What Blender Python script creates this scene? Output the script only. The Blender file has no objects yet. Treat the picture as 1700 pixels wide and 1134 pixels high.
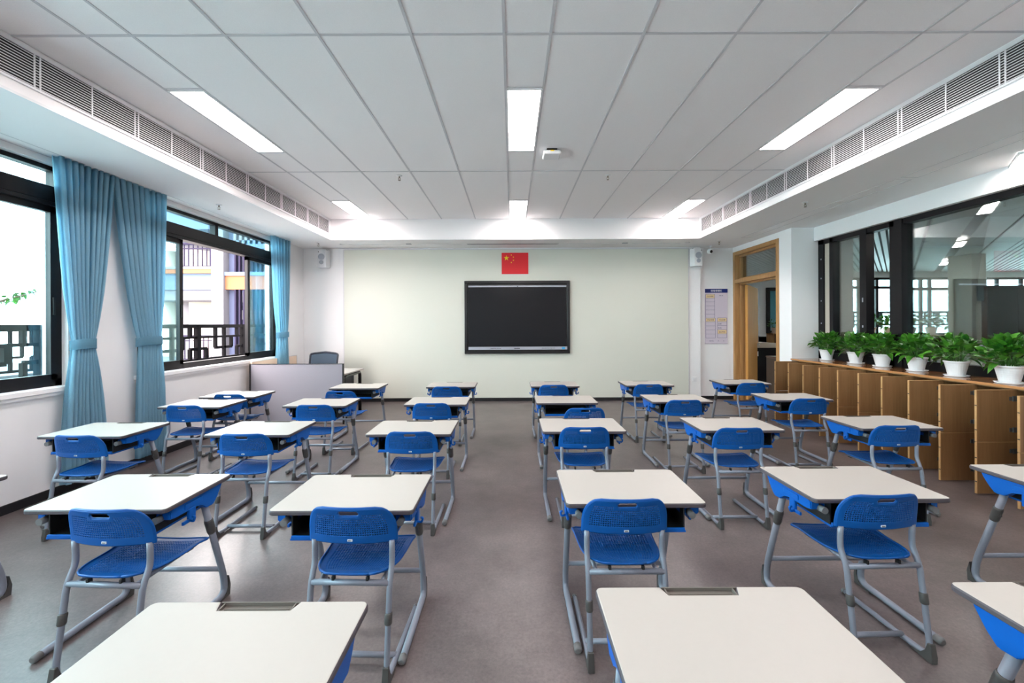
import bpy, bmesh, math, random
from mathutils import Vector, Matrix
random.seed(7)
PI = math.pi
S = bpy.context.scene
COL = S.collection

# ------------------------------------------------------------------ camera
cd = bpy.data.cameras.new('camera'); cam = bpy.data.objects.new('camera', cd); COL.objects.link(cam)
cd.sensor_width = 36; cd.sensor_fit = 'HORIZONTAL'; cd.lens = 688.6 / 1700 * 36
cd.shift_y = -29.3 / 1700; cd.shift_x = -0.16 / 1700
cd.clip_start = 0.05; cd.clip_end = 400
cam.location = (0, 0, 1.5218); cam.rotation_euler = (PI / 2, 0.0044, 0)
S.camera = cam
S.view_settings.view_transform = 'Standard'; S.view_settings.look = 'None'
S.view_settings.gamma = 1; S.view_settings.use_curve_mapping = False
S.view_settings.exposure = 1.52

# ------------------------------------------------------------------ world: bright overcast sky
SKY = 9.0
w = bpy.data.worlds.new('overcast'); S.world = w; w.use_nodes = True
nt = w.node_tree; bgn = nt.nodes['Background']
tc = nt.nodes.new('ShaderNodeTexCoord'); sep = nt.nodes.new('ShaderNodeSeparateXYZ')
cr = nt.nodes.new('ShaderNodeValToRGB')
nt.links.new(tc.outputs['Generated'], sep.inputs[0]); nt.links.new(sep.outputs['Z'], cr.inputs[0])
cr.color_ramp.elements[0].position = 0.0; cr.color_ramp.elements[0].color = (1.0, 0.92, 0.90, 1)
cr.color_ramp.elements[1].position = 0.7; cr.color_ramp.elements[1].color = (1.0, 0.93, 0.91, 1)
nt.links.new(cr.outputs[0], bgn.inputs[0]); bgn.inputs[1].default_value = SKY
LAMP = 11.5     # emission of the ceiling panels

# ------------------------------------------------------------------ materials
def lin(c):
    return tuple(((v / 255) / 12.92 if v / 255 <= 0.04045 else ((v / 255 + 0.055) / 1.055) ** 2.4) for v in c) + (1,)
def mat(name, rgb, rough=0.5, metal=0.0, noise=0.0, scale=20.0, bump=0.0, bscale=200.0, stretch=None, spec=None, rgb2=None, detail=4, coat=0.0, trans=0.0, bdist=0.002):
    m = bpy.data.materials.new(name); m.use_nodes = True; t = m.node_tree; n = t.nodes; b = n['Principled BSDF']
    b.inputs['Roughness'].default_value = rough; b.inputs['Metallic'].default_value = metal
    if spec is not None: b.inputs['Specular IOR Level'].default_value = spec
    if coat: b.inputs['Coat Weight'].default_value = coat; b.inputs['Coat Roughness'].default_value = 0.1
    if trans: b.inputs['Transmission Weight'].default_value = trans
    c = lin(rgb); b.inputs['Base Color'].default_value = c
    tcn = n.new('ShaderNodeTexCoord'); mp = n.new('ShaderNodeMapping'); t.links.new(tcn.outputs['Object'], mp.inputs[0])
    if stretch: mp.inputs['Scale'].default_value = stretch
    nz = n.new('ShaderNodeTexNoise'); nz.inputs['Scale'].default_value = scale; nz.inputs['Detail'].default_value = detail
    t.links.new(mp.outputs[0], nz.inputs['Vector'])
    r = n.new('ShaderNodeValToRGB'); t.links.new(nz.outputs[0], r.inputs[0])
    c2 = lin(rgb2) if rgb2 else tuple(v * (1 - noise) for v in c[:3]) + (1,)
    r.color_ramp.elements[0].position = 0.35; r.color_ramp.elements[0].color = c2
    r.color_ramp.elements[1].position = 0.65; r.color_ramp.elements[1].color = c
    t.links.new(r.outputs[0], b.inputs['Base Color'])
    if bump:
        nb = n.new('ShaderNodeTexNoise'); nb.inputs['Scale'].default_value = bscale
        t.links.new(mp.outputs[0], nb.inputs['Vector'])
        bp = n.new('ShaderNodeBump'); bp.inputs['Strength'].default_value = bump; bp.inputs['Distance'].default_value = bdist
        t.links.new(nb.outputs[0], bp.inputs['Height']); t.links.new(bp.outputs[0], b.inputs['Normal'])
    return m
def emis(name, rgb, s):
    m = bpy.data.materials.new(name); m.use_nodes = True; t = m.node_tree; n = t.nodes
    n.remove(n['Principled BSDF']); e = n.new('ShaderNodeEmission'); e.inputs[0].default_value = lin(rgb); e.inputs[1].default_value = s
    t.links.new(e.outputs[0], n['Material Output'].inputs[0]); return m
def glass(name, tint, refl=1.0):
    m = bpy.data.materials.new(name); m.use_nodes = True; t = m.node_tree; n = t.nodes
    n.remove(n['Principled BSDF'])
    tr = n.new('ShaderNodeBsdfTransparent'); tr.inputs[0].default_value = tint + (1,)
    gl = n.new('ShaderNodeBsdfGlossy'); gl.inputs['Roughness'].default_value = 0.0; gl.inputs[0].default_value = (1, 1, 1, 1)
    fr = n.new('ShaderNodeFresnel'); fr.inputs[0].default_value = 1.5
    mu = n.new('ShaderNodeMath'); mu.operation = 'MULTIPLY'; mu.inputs[1].default_value = refl
    mx = n.new('ShaderNodeMixShader')
    t.links.new(fr.outputs[0], mu.inputs[0]); t.links.new(mu.outputs[0], mx.inputs[0])
    t.links.new(tr.outputs[0], mx.inputs[1]); t.links.new(gl.outputs[0], mx.inputs[2])
    t.links.new(mx.outputs[0], n['Material Output'].inputs[0]); return m

M = {}
M['wall'] = mat('white_paint', (240, 239, 240), 0.75, bump=0.05, bscale=150)
M['soffit'] = mat('soffit_paint', (245, 243, 244), 0.8, bump=0.04, bscale=150)
M['tile'] = mat('mineral_fibre_tile', (249, 246, 247), 0.9, rgb2=(243, 240, 241), scale=350, bump=0.25, bscale=400)
M['tbar'] = mat('ceiling_grid_metal', (205, 203, 207), 0.6)
M['panel'] = mat('glass_writing_wall', (214, 215, 204), 0.42, noise=0.01, scale=2, spec=0.4)
M['black_trim'] = mat('black_skirting', (26, 26, 30), 0.4)
M['frame'] = mat('black_aluminium', (17, 15, 19), 0.45, spec=0.3)
M['floor'] = None
M['grille'] = mat('grille_white', (225, 225, 228), 0.45)
M['duct'] = mat('duct_black', (14, 14, 16), 0.8)
M['white'] = mat('white_plastic', (232, 232, 234), 0.4)
M['greydot'] = mat('speaker_cloth', (170, 175, 185), 0.8)
M['lamp'] = emis('led_diffuser', (255, 243, 240), LAMP)
M['lamp_lobby'] = emis('lobby_led_diffuser', (255, 247, 240), 45.0)
M['lamprim'] = mat('light_frame', (228, 228, 230), 0.4)
M['desk_top'] = mat('laminate_white', (172, 167, 161), 0.42, noise=0.01, scale=60)
M['desk_edge'] = mat('edge_band_grey', (72, 66, 72), 0.5)
M['blue'] = mat('blue_plastic', (0, 86, 172), 0.4, spec=0.3, noise=0.03, scale=40, bump=0.02)
M['blue_chair'] = mat('blue_polypropylene', (0, 76, 148), 0.42, spec=0.3, noise=0.03, scale=40, bump=0.03, bscale=500)
M['steel'] = mat('grey_powder_coat', (126, 131, 144), 0.38, metal=0.15, noise=0.02, bump=0.02, bscale=600)
M['cap'] = mat('dark_grey_plastic', (70, 69, 68), 0.5)
M['capl'] = mat('mid_grey_plastic', (104, 104, 105), 0.5)
M['box'] = mat('book_box_black', (16, 17, 20), 0.6)
M['tray'] = mat('pen_tray_grey', (104, 98, 92), 0.55)
M['logo'] = mat('silver_label', (200, 205, 215), 0.35)
M['wood'] = mat('oak_veneer', (184, 138, 88), 0.45, rgb2=(164, 120, 72), scale=3.0, stretch=(14, 14, 0.6), bump=0.03)
M['leaf_wood'] = mat('honey_oak_leaf', (226, 168, 96), 0.75, rgb2=(210, 152, 82), scale=3.0, stretch=(14, 14, 0.6), spec=0.2)
M['counter_edge'] = mat('counter_edge_band', (186, 130, 78), 0.5, noise=0.05)
M['wood_edge'] = mat('plywood_edge', (190, 148, 98), 0.55, noise=0.08, scale=60)
M['veneer'] = mat('brown_veneer', (144, 106, 70), 0.45, rgb2=(132, 96, 62), scale=2.5, stretch=(16, 16, 1.2), bump=0.03)
M['counter'] = mat('counter_laminate', (156, 108, 66), 0.16, rgb2=(138, 92, 54), scale=2.0, stretch=(14, 1.0, 10), coat=0.4)
M['wood_dark'] = mat('dark_veneer', (74, 46, 28), 0.5, noise=0.15, scale=12)
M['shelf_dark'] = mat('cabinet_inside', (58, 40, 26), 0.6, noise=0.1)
M['curtain'] = mat('blue_curtain_cloth', (170, 212, 230), 0.85, noise=0.05, scale=120, bump=0.15, bscale=700)
def make_translucent(m, amount):
    t = m.node_tree; n = t.nodes; p = n['Principled BSDF']; tl = n.new('ShaderNodeBsdfTranslucent'); mx = n.new('ShaderNodeMixShader')
    src = p.inputs['Base Color'].links[0].from_socket; t.links.new(src, tl.inputs[0]); mx.inputs[0].default_value = amount
    t.links.new(p.outputs[0], mx.inputs[1]); t.links.new(tl.outputs[0], mx.inputs[2]); t.links.new(mx.outputs[0], n['Material Output'].inputs[0])
make_translucent(M['curtain'], 0.35)
M['leaf'] = mat('pothos_leaf', (78, 140, 40), 0.3, rgb2=(22, 74, 20), scale=16, bump=0.08, bscale=60)
M['stem'] = mat('leaf_stem', (70, 120, 50), 0.5)
M['soil'] = mat('potting_soil', (40, 28, 20), 0.95)
M['pot'] = mat('white_pot', (238, 236, 238), 0.35)
M['red'] = mat('flag_red', (222, 12, 30), 0.5)
M['yellow'] = mat('flag_yellow', (250, 222, 20), 0.5)
M['screen'] = mat('screen_glass', (20, 20, 24), 0.25, spec=0.25)
M['bezel'] = mat('bezel_black', (15, 13, 16), 0.25)
M['silver'] = mat('brushed_silver', (176, 178, 190), 0.35, metal=0.3)
M['lilac'] = mat('notice_board_face', (214, 204, 218), 0.35)
M['navy'] = mat('notice_navy', (14, 36, 110), 0.4)
M['cream'] = mat('notice_cream', (236, 210, 160), 0.5)
M['ink'] = mat('notice_ink', (40, 44, 110), 0.5)
M['white_ink'] = mat('white_lettering', (240, 240, 245), 0.5)
M['sticker'] = mat('cyan_sticker', (40, 160, 220), 0.5)
M['partition'] = mat('grey_partition_fabric', (150, 147, 156), 0.8, noise=0.03, scale=90, bump=0.1)
M['peach'] = mat('beech_panel', (232, 206, 184), 0.6, noise=0.03, scale=10)
M['mesh'] = mat('chair_mesh_grey', (92, 108, 126), 0.8, noise=0.1, scale=300)
M['chair_black'] = mat('office_chair_black', (16, 22, 40), 0.45)
M['bleach'] = mat('beige_plaster', (190, 180, 166), 0.8, noise=0.03)
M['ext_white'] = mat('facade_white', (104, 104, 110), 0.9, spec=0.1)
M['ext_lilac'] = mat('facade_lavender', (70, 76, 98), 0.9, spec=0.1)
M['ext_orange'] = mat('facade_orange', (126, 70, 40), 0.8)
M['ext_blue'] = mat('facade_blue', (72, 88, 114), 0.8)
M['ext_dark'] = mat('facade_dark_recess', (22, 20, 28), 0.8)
M['rail'] = mat('railing_bronze', (10, 8, 10), 0.8, spec=0.1)
M['rail_l'] = mat('railing_lilac', (34, 30, 48), 0.8, spec=0.1)
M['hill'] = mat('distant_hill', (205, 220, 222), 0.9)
M['slat_w'] = mat('lobby_ceiling_slat', (206, 212, 212), 0.5)
M['slat_d'] = mat('lobby_ceiling_gap', (22, 20, 22), 0.6)
M['paper'] = mat('paper_white', (240, 240, 240), 0.6)
M['rubber'] = mat('rubber_black', (24, 24, 26), 0.6)
M['glass_l'] = glass('tinted_window_glass', (0.66, 0.86, 0.90), 0.5)
M['glass_r'] = glass('partition_glass', (0.88, 0.93, 0.92), 0.8)
M['chrome'] = mat('sprinkler_brass', (150, 140, 130), 0.3, metal=0.8)
M['terracotta'] = mat('beige_pot', (200, 180, 164), 0.6)

def floor_material():
    m = bpy.data.materials.new('vinyl_floor'); m.use_nodes = True; t = m.node_tree; n = t.nodes; b = n['Principled BSDF']
    tcn = n.new('ShaderNodeTexCoord')
    n1 = n.new('ShaderNodeTexNoise'); n1.inputs['Scale'].default_value = 1.6; n1.inputs['Detail'].default_value = 8; n1.inputs['Roughness'].default_value = 0.7
    n2 = n.new('ShaderNodeTexNoise'); n2.inputs['Scale'].default_value = 60; n2.inputs['Detail'].default_value = 6; n2.inputs['Roughness'].default_value = 0.8
    n3 = n.new('ShaderNodeTexVoronoi'); n3.inputs['Scale'].default_value = 7.0
    for q in (n1, n2, n3): t.links.new(tcn.outputs['Object'], q.inputs['Vector'])
    r1 = n.new('ShaderNodeValToRGB'); r1.color_ramp.elements[0].position = 0.3; r1.color_ramp.elements[1].position = 0.72
    r1.color_ramp.elements[0].color = lin((80, 72, 72)); r1.color_ramp.elements[1].color = lin((122, 112, 111))
    t.links.new(n1.outputs[0], r1.inputs[0])
    r2 = n.new('ShaderNodeValToRGB'); r2.color_ramp.elements[0].position = 0.25; r2.color_ramp.elements[1].position = 0.75
    r2.color_ramp.elements[0].color = (0.6, 0.6, 0.6, 1); r2.color_ramp.elements[1].color = (1.28, 1.25, 1.25, 1)
    t.links.new(n2.outputs[0], r2.inputs[0])
    mx = n.new('ShaderNodeMix'); mx.data_type = 'RGBA'; mx.blend_type = 'MULTIPLY'; mx.inputs[0].default_value = 1
    t.links.new(r1.outputs[0], mx.inputs[6]); t.links.new(r2.outputs[0], mx.inputs[7])
    t.links.new(mx.outputs[2], b.inputs['Base Color'])
    rr = n.new('ShaderNodeMapRange'); rr.inputs[3].default_value = 0.30; rr.inputs[4].default_value = 0.40
    t.links.new(n1.outputs[0], rr.inputs[0]); t.links.new(rr.outputs[0], b.inputs['Roughness'])
    bp = n.new('ShaderNodeBump'); bp.inputs['Strength'].default_value = 0.08; bp.inputs['Distance'].default_value = 0.001
    t.links.new(n2.outputs[0], bp.inputs['Height']); t.links.new(bp.outputs[0], b.inputs['Normal'])
    b.inputs['Specular IOR Level'].default_value = 0.5
    return m
M['floor'] = floor_material()

# ------------------------------------------------------------------ helpers
def bm_new(): return bmesh.new()
def box(bm, x0, x1, y0, y1, z0, z1, mi=0, bev=0.0, seg=2):
    g = bmesh.ops.create_cube(bm, size=1)
    vs = g['verts']
    for v in vs:
        v.co = Vector(((x0 + x1) / 2 + v.co.x * (x1 - x0), (y0 + y1) / 2 + v.co.y * (y1 - y0), (z0 + z1) / 2 + v.co.z * (z1 - z0)))
    fs = set(f for v in vs for f in v.link_faces)
    for f in fs: f.material_index = mi
    if bev > 0:
        es = list(set(e for f in fs for e in f.edges))
        r = bmesh.ops.bevel(bm, geom=es, offset=bev, segments=seg, affect='EDGES', profile=0.5)
        for f in r['faces']: f.material_index = mi
    return vs
def fillet(pts, r, n=5):
    pts = [Vector(p) for p in pts]; out = [pts[0]]
    for i in range(1, len(pts) - 1):
        a, b, c = pts[i - 1], pts[i], pts[i + 1]
        rr = min(r, (a - b).length * 0.45, (c - b).length * 0.45)
        p, q = b + (a - b).normalized() * rr, b + (c - b).normalized() * rr
        for k in range(n + 1):
            t = k / n; out.append(p * (1 - t) ** 2 + b * 2 * t * (1 - t) + q * t * t)
    out.append(pts[-1]); return out
def tube(bm, pts, r, seg=10, fr=0.0, mi=0, smooth=True, closed=False):
    P = fillet(pts, fr) if fr > 0 else [Vector(p) for p in pts]
    rs = r if isinstance(r, (list, tuple)) else [r] * len(P)
    rings = []; up = None
    for i, p in enumerate(P):
        d = (P[min(i + 1, len(P) - 1)] - P[max(i - 1, 0)]).normalized()
        if up is None:
            up = Vector((0, 0, 1)) if abs(d.z) < 0.9 else Vector((1, 0, 0))
        s = d.cross(up).normalized(); up = s.cross(d).normalized()
        rings.append([bm.verts.new(p + (s * math.cos(a) + up * math.sin(a)) * rs[i]) for a in [2 * PI * k / seg for k in range(seg)]])
    for i in range(len(rings) - 1):
        for k in range(seg):
            f = bm.faces.new((rings[i][k], rings[i][(k + 1) % seg], rings[i + 1][(k + 1) % seg], rings[i + 1][k])); f.smooth = smooth; f.material_index = mi
    for e, ring in ((0, rings[0]), (1, rings[-1])):
        f = bm.faces.new(ring if e == 1 else ring[::-1]); f.material_index = mi
def cyl(bm, p0, p1, r, seg=16, mi=0): tube(bm, [p0, p1], r, seg, mi=mi)
def prism(bm, poly, h0, h1, axis='z', mi=0):
    def P(a, b, h):
        return Vector((a, b, h)) if axis == 'z' else (Vector((h, a, b)) if axis == 'x' else Vector((a, h, b)))
    lo = [bm.verts.new(P(a, b, h0)) for a, b in poly]; hi = [bm.verts.new(P(a, b, h1)) for a, b in poly]
    n = len(poly); fs = []
    for i in range(n): fs.append(bm.faces.new((lo[i], lo[(i + 1) % n], hi[(i + 1) % n], hi[i])))
    fs.append(bm.faces.new(lo[::-1])); fs.append(bm.faces.new(hi))
    for f in fs: f.material_index = mi
    return fs
def lathe(bm, prof, c=(0, 0, 0), seg=32, mi=0, smooth=True):
    rings = []
    for r, z in prof:
        rings.append([bm.verts.new((c[0] + r * math.cos(2 * PI * k / seg), c[1] + r * math.sin(2 * PI * k / seg), c[2] + z)) for k in range(seg)])
    for i in range(len(rings) - 1):
        for k in range(seg):
            f = bm.faces.new((rings[i][k], rings[i][(k + 1) % seg], rings[i + 1][(k + 1) % seg], rings[i + 1][k])); f.smooth = smooth; f.material_index = mi
    for ring in (rings[0], rings[-1]):
        f = bm.faces.new(ring); f.material_index = mi
def xform(bm, m, verts=None):
    bmesh.ops.transform(bm, matrix=m, verts=verts or bm.verts)
def obj(name, bm, mats, parent=None, loc=None, label=None):
    bmesh.ops.recalc_face_normals(bm, faces=bm.faces)
    me = bpy.data.meshes.new(name); bm.to_mesh(me); bm.free()
    o = bpy.data.objects.new(name, me); COL.objects.link(o)
    for k in (mats if isinstance(mats, (list, tuple)) else [mats]): me.materials.append(M[k])
    if parent: o.parent = parent
    if loc: o.location = loc
    if label: o['label'] = label
    return o
def wall(name, boxes, mats):
    for i, c in enumerate(boxes):
        b = bm_new(); box(b, *c); struct(name, b, mats)
def tag(o, label, cat, group=None):
    o['label'] = label; o['category'] = cat
    if group: o['group'] = group
    return o
def thing(name, label, cat, loc=(0, 0, 0), rz=0, group=None):
    o = bpy.data.objects.new(name, None); COL.objects.link(o); o.empty_display_size = 0.1
    o.location = loc; o.rotation_euler = (0, 0, rz); return tag(o, label, cat, group)
def struct(name, bm, mats, parent=None):
    o = obj(name, bm, mats, parent); o['kind'] = 'structure'; return o
def dup(root, parent=None):
    c = root.copy(); COL.objects.link(c)
    if parent: c.parent = parent; c.matrix_parent_inverse = root.matrix_parent_inverse
    for ch in [o for o in root.children]: dup(ch, c)
    return c
def place(proto, used, loc, rz, label, group=None):
    o = proto if not used else dup(proto)
    o.location = loc; o.rotation_euler = (0, 0, rz); o['label'] = label
    if group: o['group'] = group
    return o
def text_verts(bm, s, size, origin, mi=0, depth=0.0008, align='LEFT'):
    """lettering facing -Y, standing in the XZ plane at origin"""
    cu = bpy.data.curves.new('lettering', 'FONT'); cu.body = s; cu.size = size; cu.extrude = depth; cu.align_x = align; cu.resolution_u = 3
    to = bpy.data.objects.new('lettering', cu)
    me = bpy.data.meshes.new_from_object(to)
    me.transform(Matrix.Translation(Vector(origin)) @ Matrix.Rotation(PI / 2, 4, 'X'))
    n0 = len(bm.faces); bm.from_mesh(me); bm.faces.ensure_lookup_table()
    for f in bm.faces[n0:]: f.material_index = mi
    bpy.data.objects.remove(to); bpy.data.curves.remove(cu); bpy.data.meshes.remove(me)

# ------------------------------------------------------------------ dimensions
XL, XR = -4.106, 4.42            # left wall, door wall
YB, YN = 8.183, 8.30             # front (whiteboard) wall, notice wall
YF = 7.375                       # face of the front soffit
ZS, ZC = 3.021, 3.3925
XSL, XSR = -3.215, 3.336
YR = -2.4                        # rear wall behind the camera
XW = 4.90                        # corridor window plane
YP = 6.56                        # pier return
ZCT = 0.955                      # counter top

# ------------------------------------------------------------------ setting
b = bm_new(); box(b, -4.35, 16, YR - 0.2, 15, -0.12, 0); struct('floor', b, 'floor')
# ceiling tiles
b = bm_new(); box(b, XSL - 0.02, XSR + 0.02, YR, YF + 0.02, ZC, ZC + 0.1, 0)
gw = 0.0095
X0 = -0.0436
for k in (-5, -4.5, -4, -3, -2, -1, 0, 0.5, 1.5, 2.5, 3.5, 4.5, 5):
    if k == -5: continue
    x = X0 + 0.6 * k
    box(b, x - gw, x + gw, YR, YF, ZC - 0.004, ZC + 0.01, 1)
for y in (5.0745, 2.6745, 0.2745, -2.1255):
    box(b, XSL, XSR, y - gw, y + gw, ZC - 0.0035, ZC + 0.01, 1)
for xb in (-4.5, 0, 4.5):
    for y in (6.26, 4.50, 3.28, 2.09, 0.88, -0.31):
        box(b, X0 + xb * 0.6, X0 + xb * 0.6 + 0.3, y - 0.007, y + 0.007, ZC - 0.003, ZC + 0.01, 1)
struct('ceiling', b, ['tile', 'tbar'])
# soffits (dropped edges) with a small shadow moulding
b = bm_new()
box(b, -4.35, XSL, YR, YF, ZS, ZC + 0.1)
box(b, XSR, 5.05, YR, YF, ZS, ZC + 0.1)
box(b, -4.35, 5.05, YF, YN + 0.2, ZS, ZC + 0.1)
struct('trim_1', b, 'soffit')
b = bm_new()
for (x0, x1, s) in ((XSL, XSL + 0.012, 1), (XSR - 0.012, XSR, 1)):
    box(b, x0, x1, YR, YF - 0.012, ZS, ZS + 0.018)
    box(b, x0, x1, YR, YF - 0.012, ZC - 0.03, ZC - 0.012)
box(b, XSL, XSR, YF - 0.012, YF, ZS, ZS + 0.012)
struct('trim_2', b, 'white')
b = bm_new()   # thin joint lines of the curtain-track panels on both soffits
for x0, x1, ya, yb in ((-4.10, -3.96, YR, 3.86), (-4.10, -3.96, 3.95, 7.0), (4.03, 4.21, YR, 4.3), (4.03, 4.21, 4.36, 7.3)):
    for c in ((x0, x0 + 0.006, ya, yb), (x1 - 0.006, x1, ya, yb), (x0, x1, ya, ya + 0.006), (x0, x1, yb - 0.006, yb)):
        box(b, c[0], c[1], c[2], c[3], ZS - 0.002, ZS + 0.002, 0)
struct('trim_3', b, 'tbar')
# front wall, pilaster, notice wall
wall('wall_front', [(-4.35, 3.72, YB, YB + 0.25, 0, ZS + 0.1), (3.72, XR + 0.2, YN, YN + 0.13, 0, ZS + 0.1)], 'wall')
b = bm_new(); box(b, -4.35, 16, YR - 0.2, YR, 0, ZC + 0.1); struct('wall_rear', b, 'wall')
# door wall with opening
DY0, DY1, DZ = 6.86, 8.27, 2.92
wall('wall_right', [(XR, XR + 0.2, DY0, YN, DZ, ZS + 0.1), (XR, XR + 0.2, DY1, YN + 0.13, 0, DZ), (XR, XW + 0.1, YP, DY0, 0, ZS + 0.1),
    (XW - 0.02, XW + 0.12, YR, YP, 0, 0.94), (4.78, XW + 0.14, YR, YP, 2.808, ZS + 0.1)], 'wall')
# window wall: parapet, beam
# left wall with two windows
W = [(-1.6, 3.836), (4.54, 7.31)]
ZW0, ZW1 = 0.975, 2.965
wall('wall_left', [(XL - 0.24, XL, YR, YB, 0, ZW0 - 0.03), (XL - 0.24, XL, YR, YB, ZW1, ZS + 0.1)] +
    [(XL - 0.24, XL, y0, y1, ZW0 - 0.03, ZW1) for y0, y1 in ((YR, W[0][0]), (W[0][1], W[1][0]), (W[1][1], YB + 0.02))], 'wall')
b = bm_new()
box(b, XL, XL + 0.014, YR, YB, 0, 0.075); struct('baseboard_left', b, 'black_trim')
b = bm_new(); box(b, XL, 3.72, YB - 0.012, YB, 0, 0.065); box(b, 3.72, 3.732, YB, YN, 0, 0.065); box(b, 3.72, XR, YN - 0.012, YN, 0, 0.065)
struct('baseboard_front', b, 'black_trim')

# left windows
def win_left(n, y0, y1, mull, tmull, sashes, opening=None):
    xo, xi = XL - 0.14, XL - 0.06
    b = bm_new(); f = 0.055
    box(b, xo, xi, y0, y1, ZW0, ZW0 + 0.07); box(b, xo, xi, y0, y1, ZW1 - 0.04, ZW1)
    box(b, xo, xi, y0, y0 + f, ZW0, ZW1); box(b, xo, xi, y1 - f, y1, ZW0, ZW1)
    box(b, xo - 0.01, xi + 0.03, y0, y1, 2.64, 2.78, bev=0.006)
    box(b, xo, xi + 0.045, y0, y1, 2.60, 2.635, bev=0.004)
    for m in tmull: box(b, xo, xi, m - 0.03, m + 0.03, 2.78, ZW1)
    for m in mull: box(b, xo, xi + 0.02, m - 0.04, m + 0.04, ZW0, 2.62, bev=0.004)
    w_ = struct('window_%d' % n, b, 'frame')
    ts = [y0 + 0.03] + list(tmull) + [y1 - 0.03]
    for a, c in zip(ts[:-1], ts[1:]):
        b = bm_new(); box(b, xo + 0.03, xo + 0.038, a + 0.02, c - 0.02, 2.77, ZW1 - 0.03); struct('transom_pane', b, 'glass_l', w_)
    for a, c in sashes:
        b = bm_new(); s = 0.055
        x0, x1 = xi - 0.035, xi + 0.012
        box(b, x0, x1, a, c, ZW0 + 0.055, ZW0 + 0.055 + s); box(b, x0, x1, a, c, 2.60 - s, 2.60)
        box(b, x0, x1, a, a + s, ZW0 + 0.06, 2.60); box(b, x0, x1, c - s, c, ZW0 + 0.06, 2.60)
        so = struct('sash', b, 'frame', w_)
        b = bm_new(); box(b, x0 + 0.02, x0 + 0.028, a + s - 0.01, c - s + 0.01, ZW0 + 0.1, 2.56); struct('glass_pane', b, 'glass_l', so)
        b = bm_new(); box(b, x1, x1 + 0.012, c - s + 0.012, c - s + 0.032, 1.62, 1.78, bev=0.004); struct('latch', b, 'rubber', so)
    b = bm_new(); box(b, XL - 0.06, XL + 0.05, y0 - 0.04, y1 + 0.05, ZW0 - 0.045, ZW0, bev=0.006)
    box(b, XL - 0.02, XL + 0.03, y0 - 0.02, y1 + 0.03, ZW0 - 0.075, ZW0 - 0.045)
    struct('window_sill', b, 'soffit', w_)
win_left(1, W[0][0], W[0][1], (0.9,), (0.9,), ((-1.55, 0.9), (0.9, 3.79)))
win_left(2, W[1][0], W[1][1], (), (5.86,), ((4.59, 5.24), (6.52, 7.26)))

# ------------------------------------------------------------------ curtains
def curtain(y0t, y1t, y0m, y1m, y0b, y1b, label, n=9, zb=0.10, seed=0, xoff=0.0):
    rnd = random.Random(seed)
    t = thing('curtain', label, 'curtain', (0, 0, 0), 0, None)
    zt, zm = 3.018, 1.345
    b = bm_new(); nu, nv = n * 12, 60
    ph = [rnd.uniform(-0.5, 0.5) for _ in range(n + 2)]; am = [rnd.uniform(0.55, 1.15) for _ in range(n + 2)]
    rows = []
    for j in range(nv + 1):
        z = zt + (zb - zt) * j / nv
        if z >= zm:
            s = (z - zm) / (zt - zm); e = s ** 0.72
            ya, yb = y0m + (y0t - y0m) * e, y1m + (y1t - y1m) * e
        else:
            s = (zm - z) / (zm - zb); e = min(1, s * 1.25) ** 0.62
            ya, yb = y0m + (y0b - y0m) * e, y1m + (y1b - y1m) * e
        d = abs(z - zm); amp = 0.022 + 0.034 * min(1, d / 0.5)
        row = []
        for i in range(nu + 1):
            u = i / nu; k = u * n; q = int(k); a = am[q] * (1 - (k - q)) + am[q + 1] * (k - q)
            p = ph[q] * (1 - (k - q)) + ph[q + 1] * (k - q)
            x = -4.005 + xoff + (1.7 * abs(math.sin(PI * k + p)) ** 0.65 - 1) * amp * a + 0.010 * math.sin(4 * PI * k + 2.2 * p + z * 0.7)
            x += 0.035 * (1 - abs(2 * u - 1) ** 2) * (1 - min(1, d / 0.5))
            y = ya + (yb - ya) * (u + 0.028 * math.sin(4 * PI * k + p * 4))
            row.append(b.verts.new((max(x, -4.09), y, z)))
        rows.append(row)
    for j in range(nv):
        for i in range(nu):
            f = b.faces.new((rows[j][i], rows[j][i + 1], rows[j + 1][i + 1], rows[j + 1][i])); f.smooth = True
    r = bmesh.ops.solidify(b, geom=b.faces[:], thickness=0.003)
    obj('cloth', b, 'curtain', t)
    b = bm_new(); c, hw = (y0m + y1m) / 2, (y1m - y0m) / 2 + 0.012
    seg = 36; rr = []
    for z in (zm - 0.045, zm + 0.045):
        rr.append([b.verts.new((-3.995 + xoff + 0.066 * math.copysign(abs(math.cos(a)) ** 0.7, math.cos(a)), c + hw * math.copysign(abs(math.sin(a)) ** 0.8, math.sin(a)), z + 0.012 * math.cos(a))) for a in [2 * PI * k / seg for k in range(seg)]])
    for k in range(seg):
        f = b.faces.new((rr[0][k], rr[0][(k + 1) % seg], rr[1][(k + 1) % seg], rr[1][k])); f.smooth = True
    bmesh.ops.solidify(b, geom=b.faces[:], thickness=0.006)
    obj('tieback', b, 'curtain', t)
    return t
curtain(3.64, 4.17, 3.78, 3.95, 3.69, 4.07, 'light blue tied-back curtain at the right edge of the nearest window', seed=3)
curtain(4.15, 4.79, 4.44, 4.70, 4.41, 4.76, 'light blue tied-back curtain between the two windows, left of the far window', seed=5)
curtain(6.93, 7.47, 7.08, 7.36, 7.04, 7.40, 'light blue tied-back curtain hanging in the corner by the teacher desk', n=6, seed=9)

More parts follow.
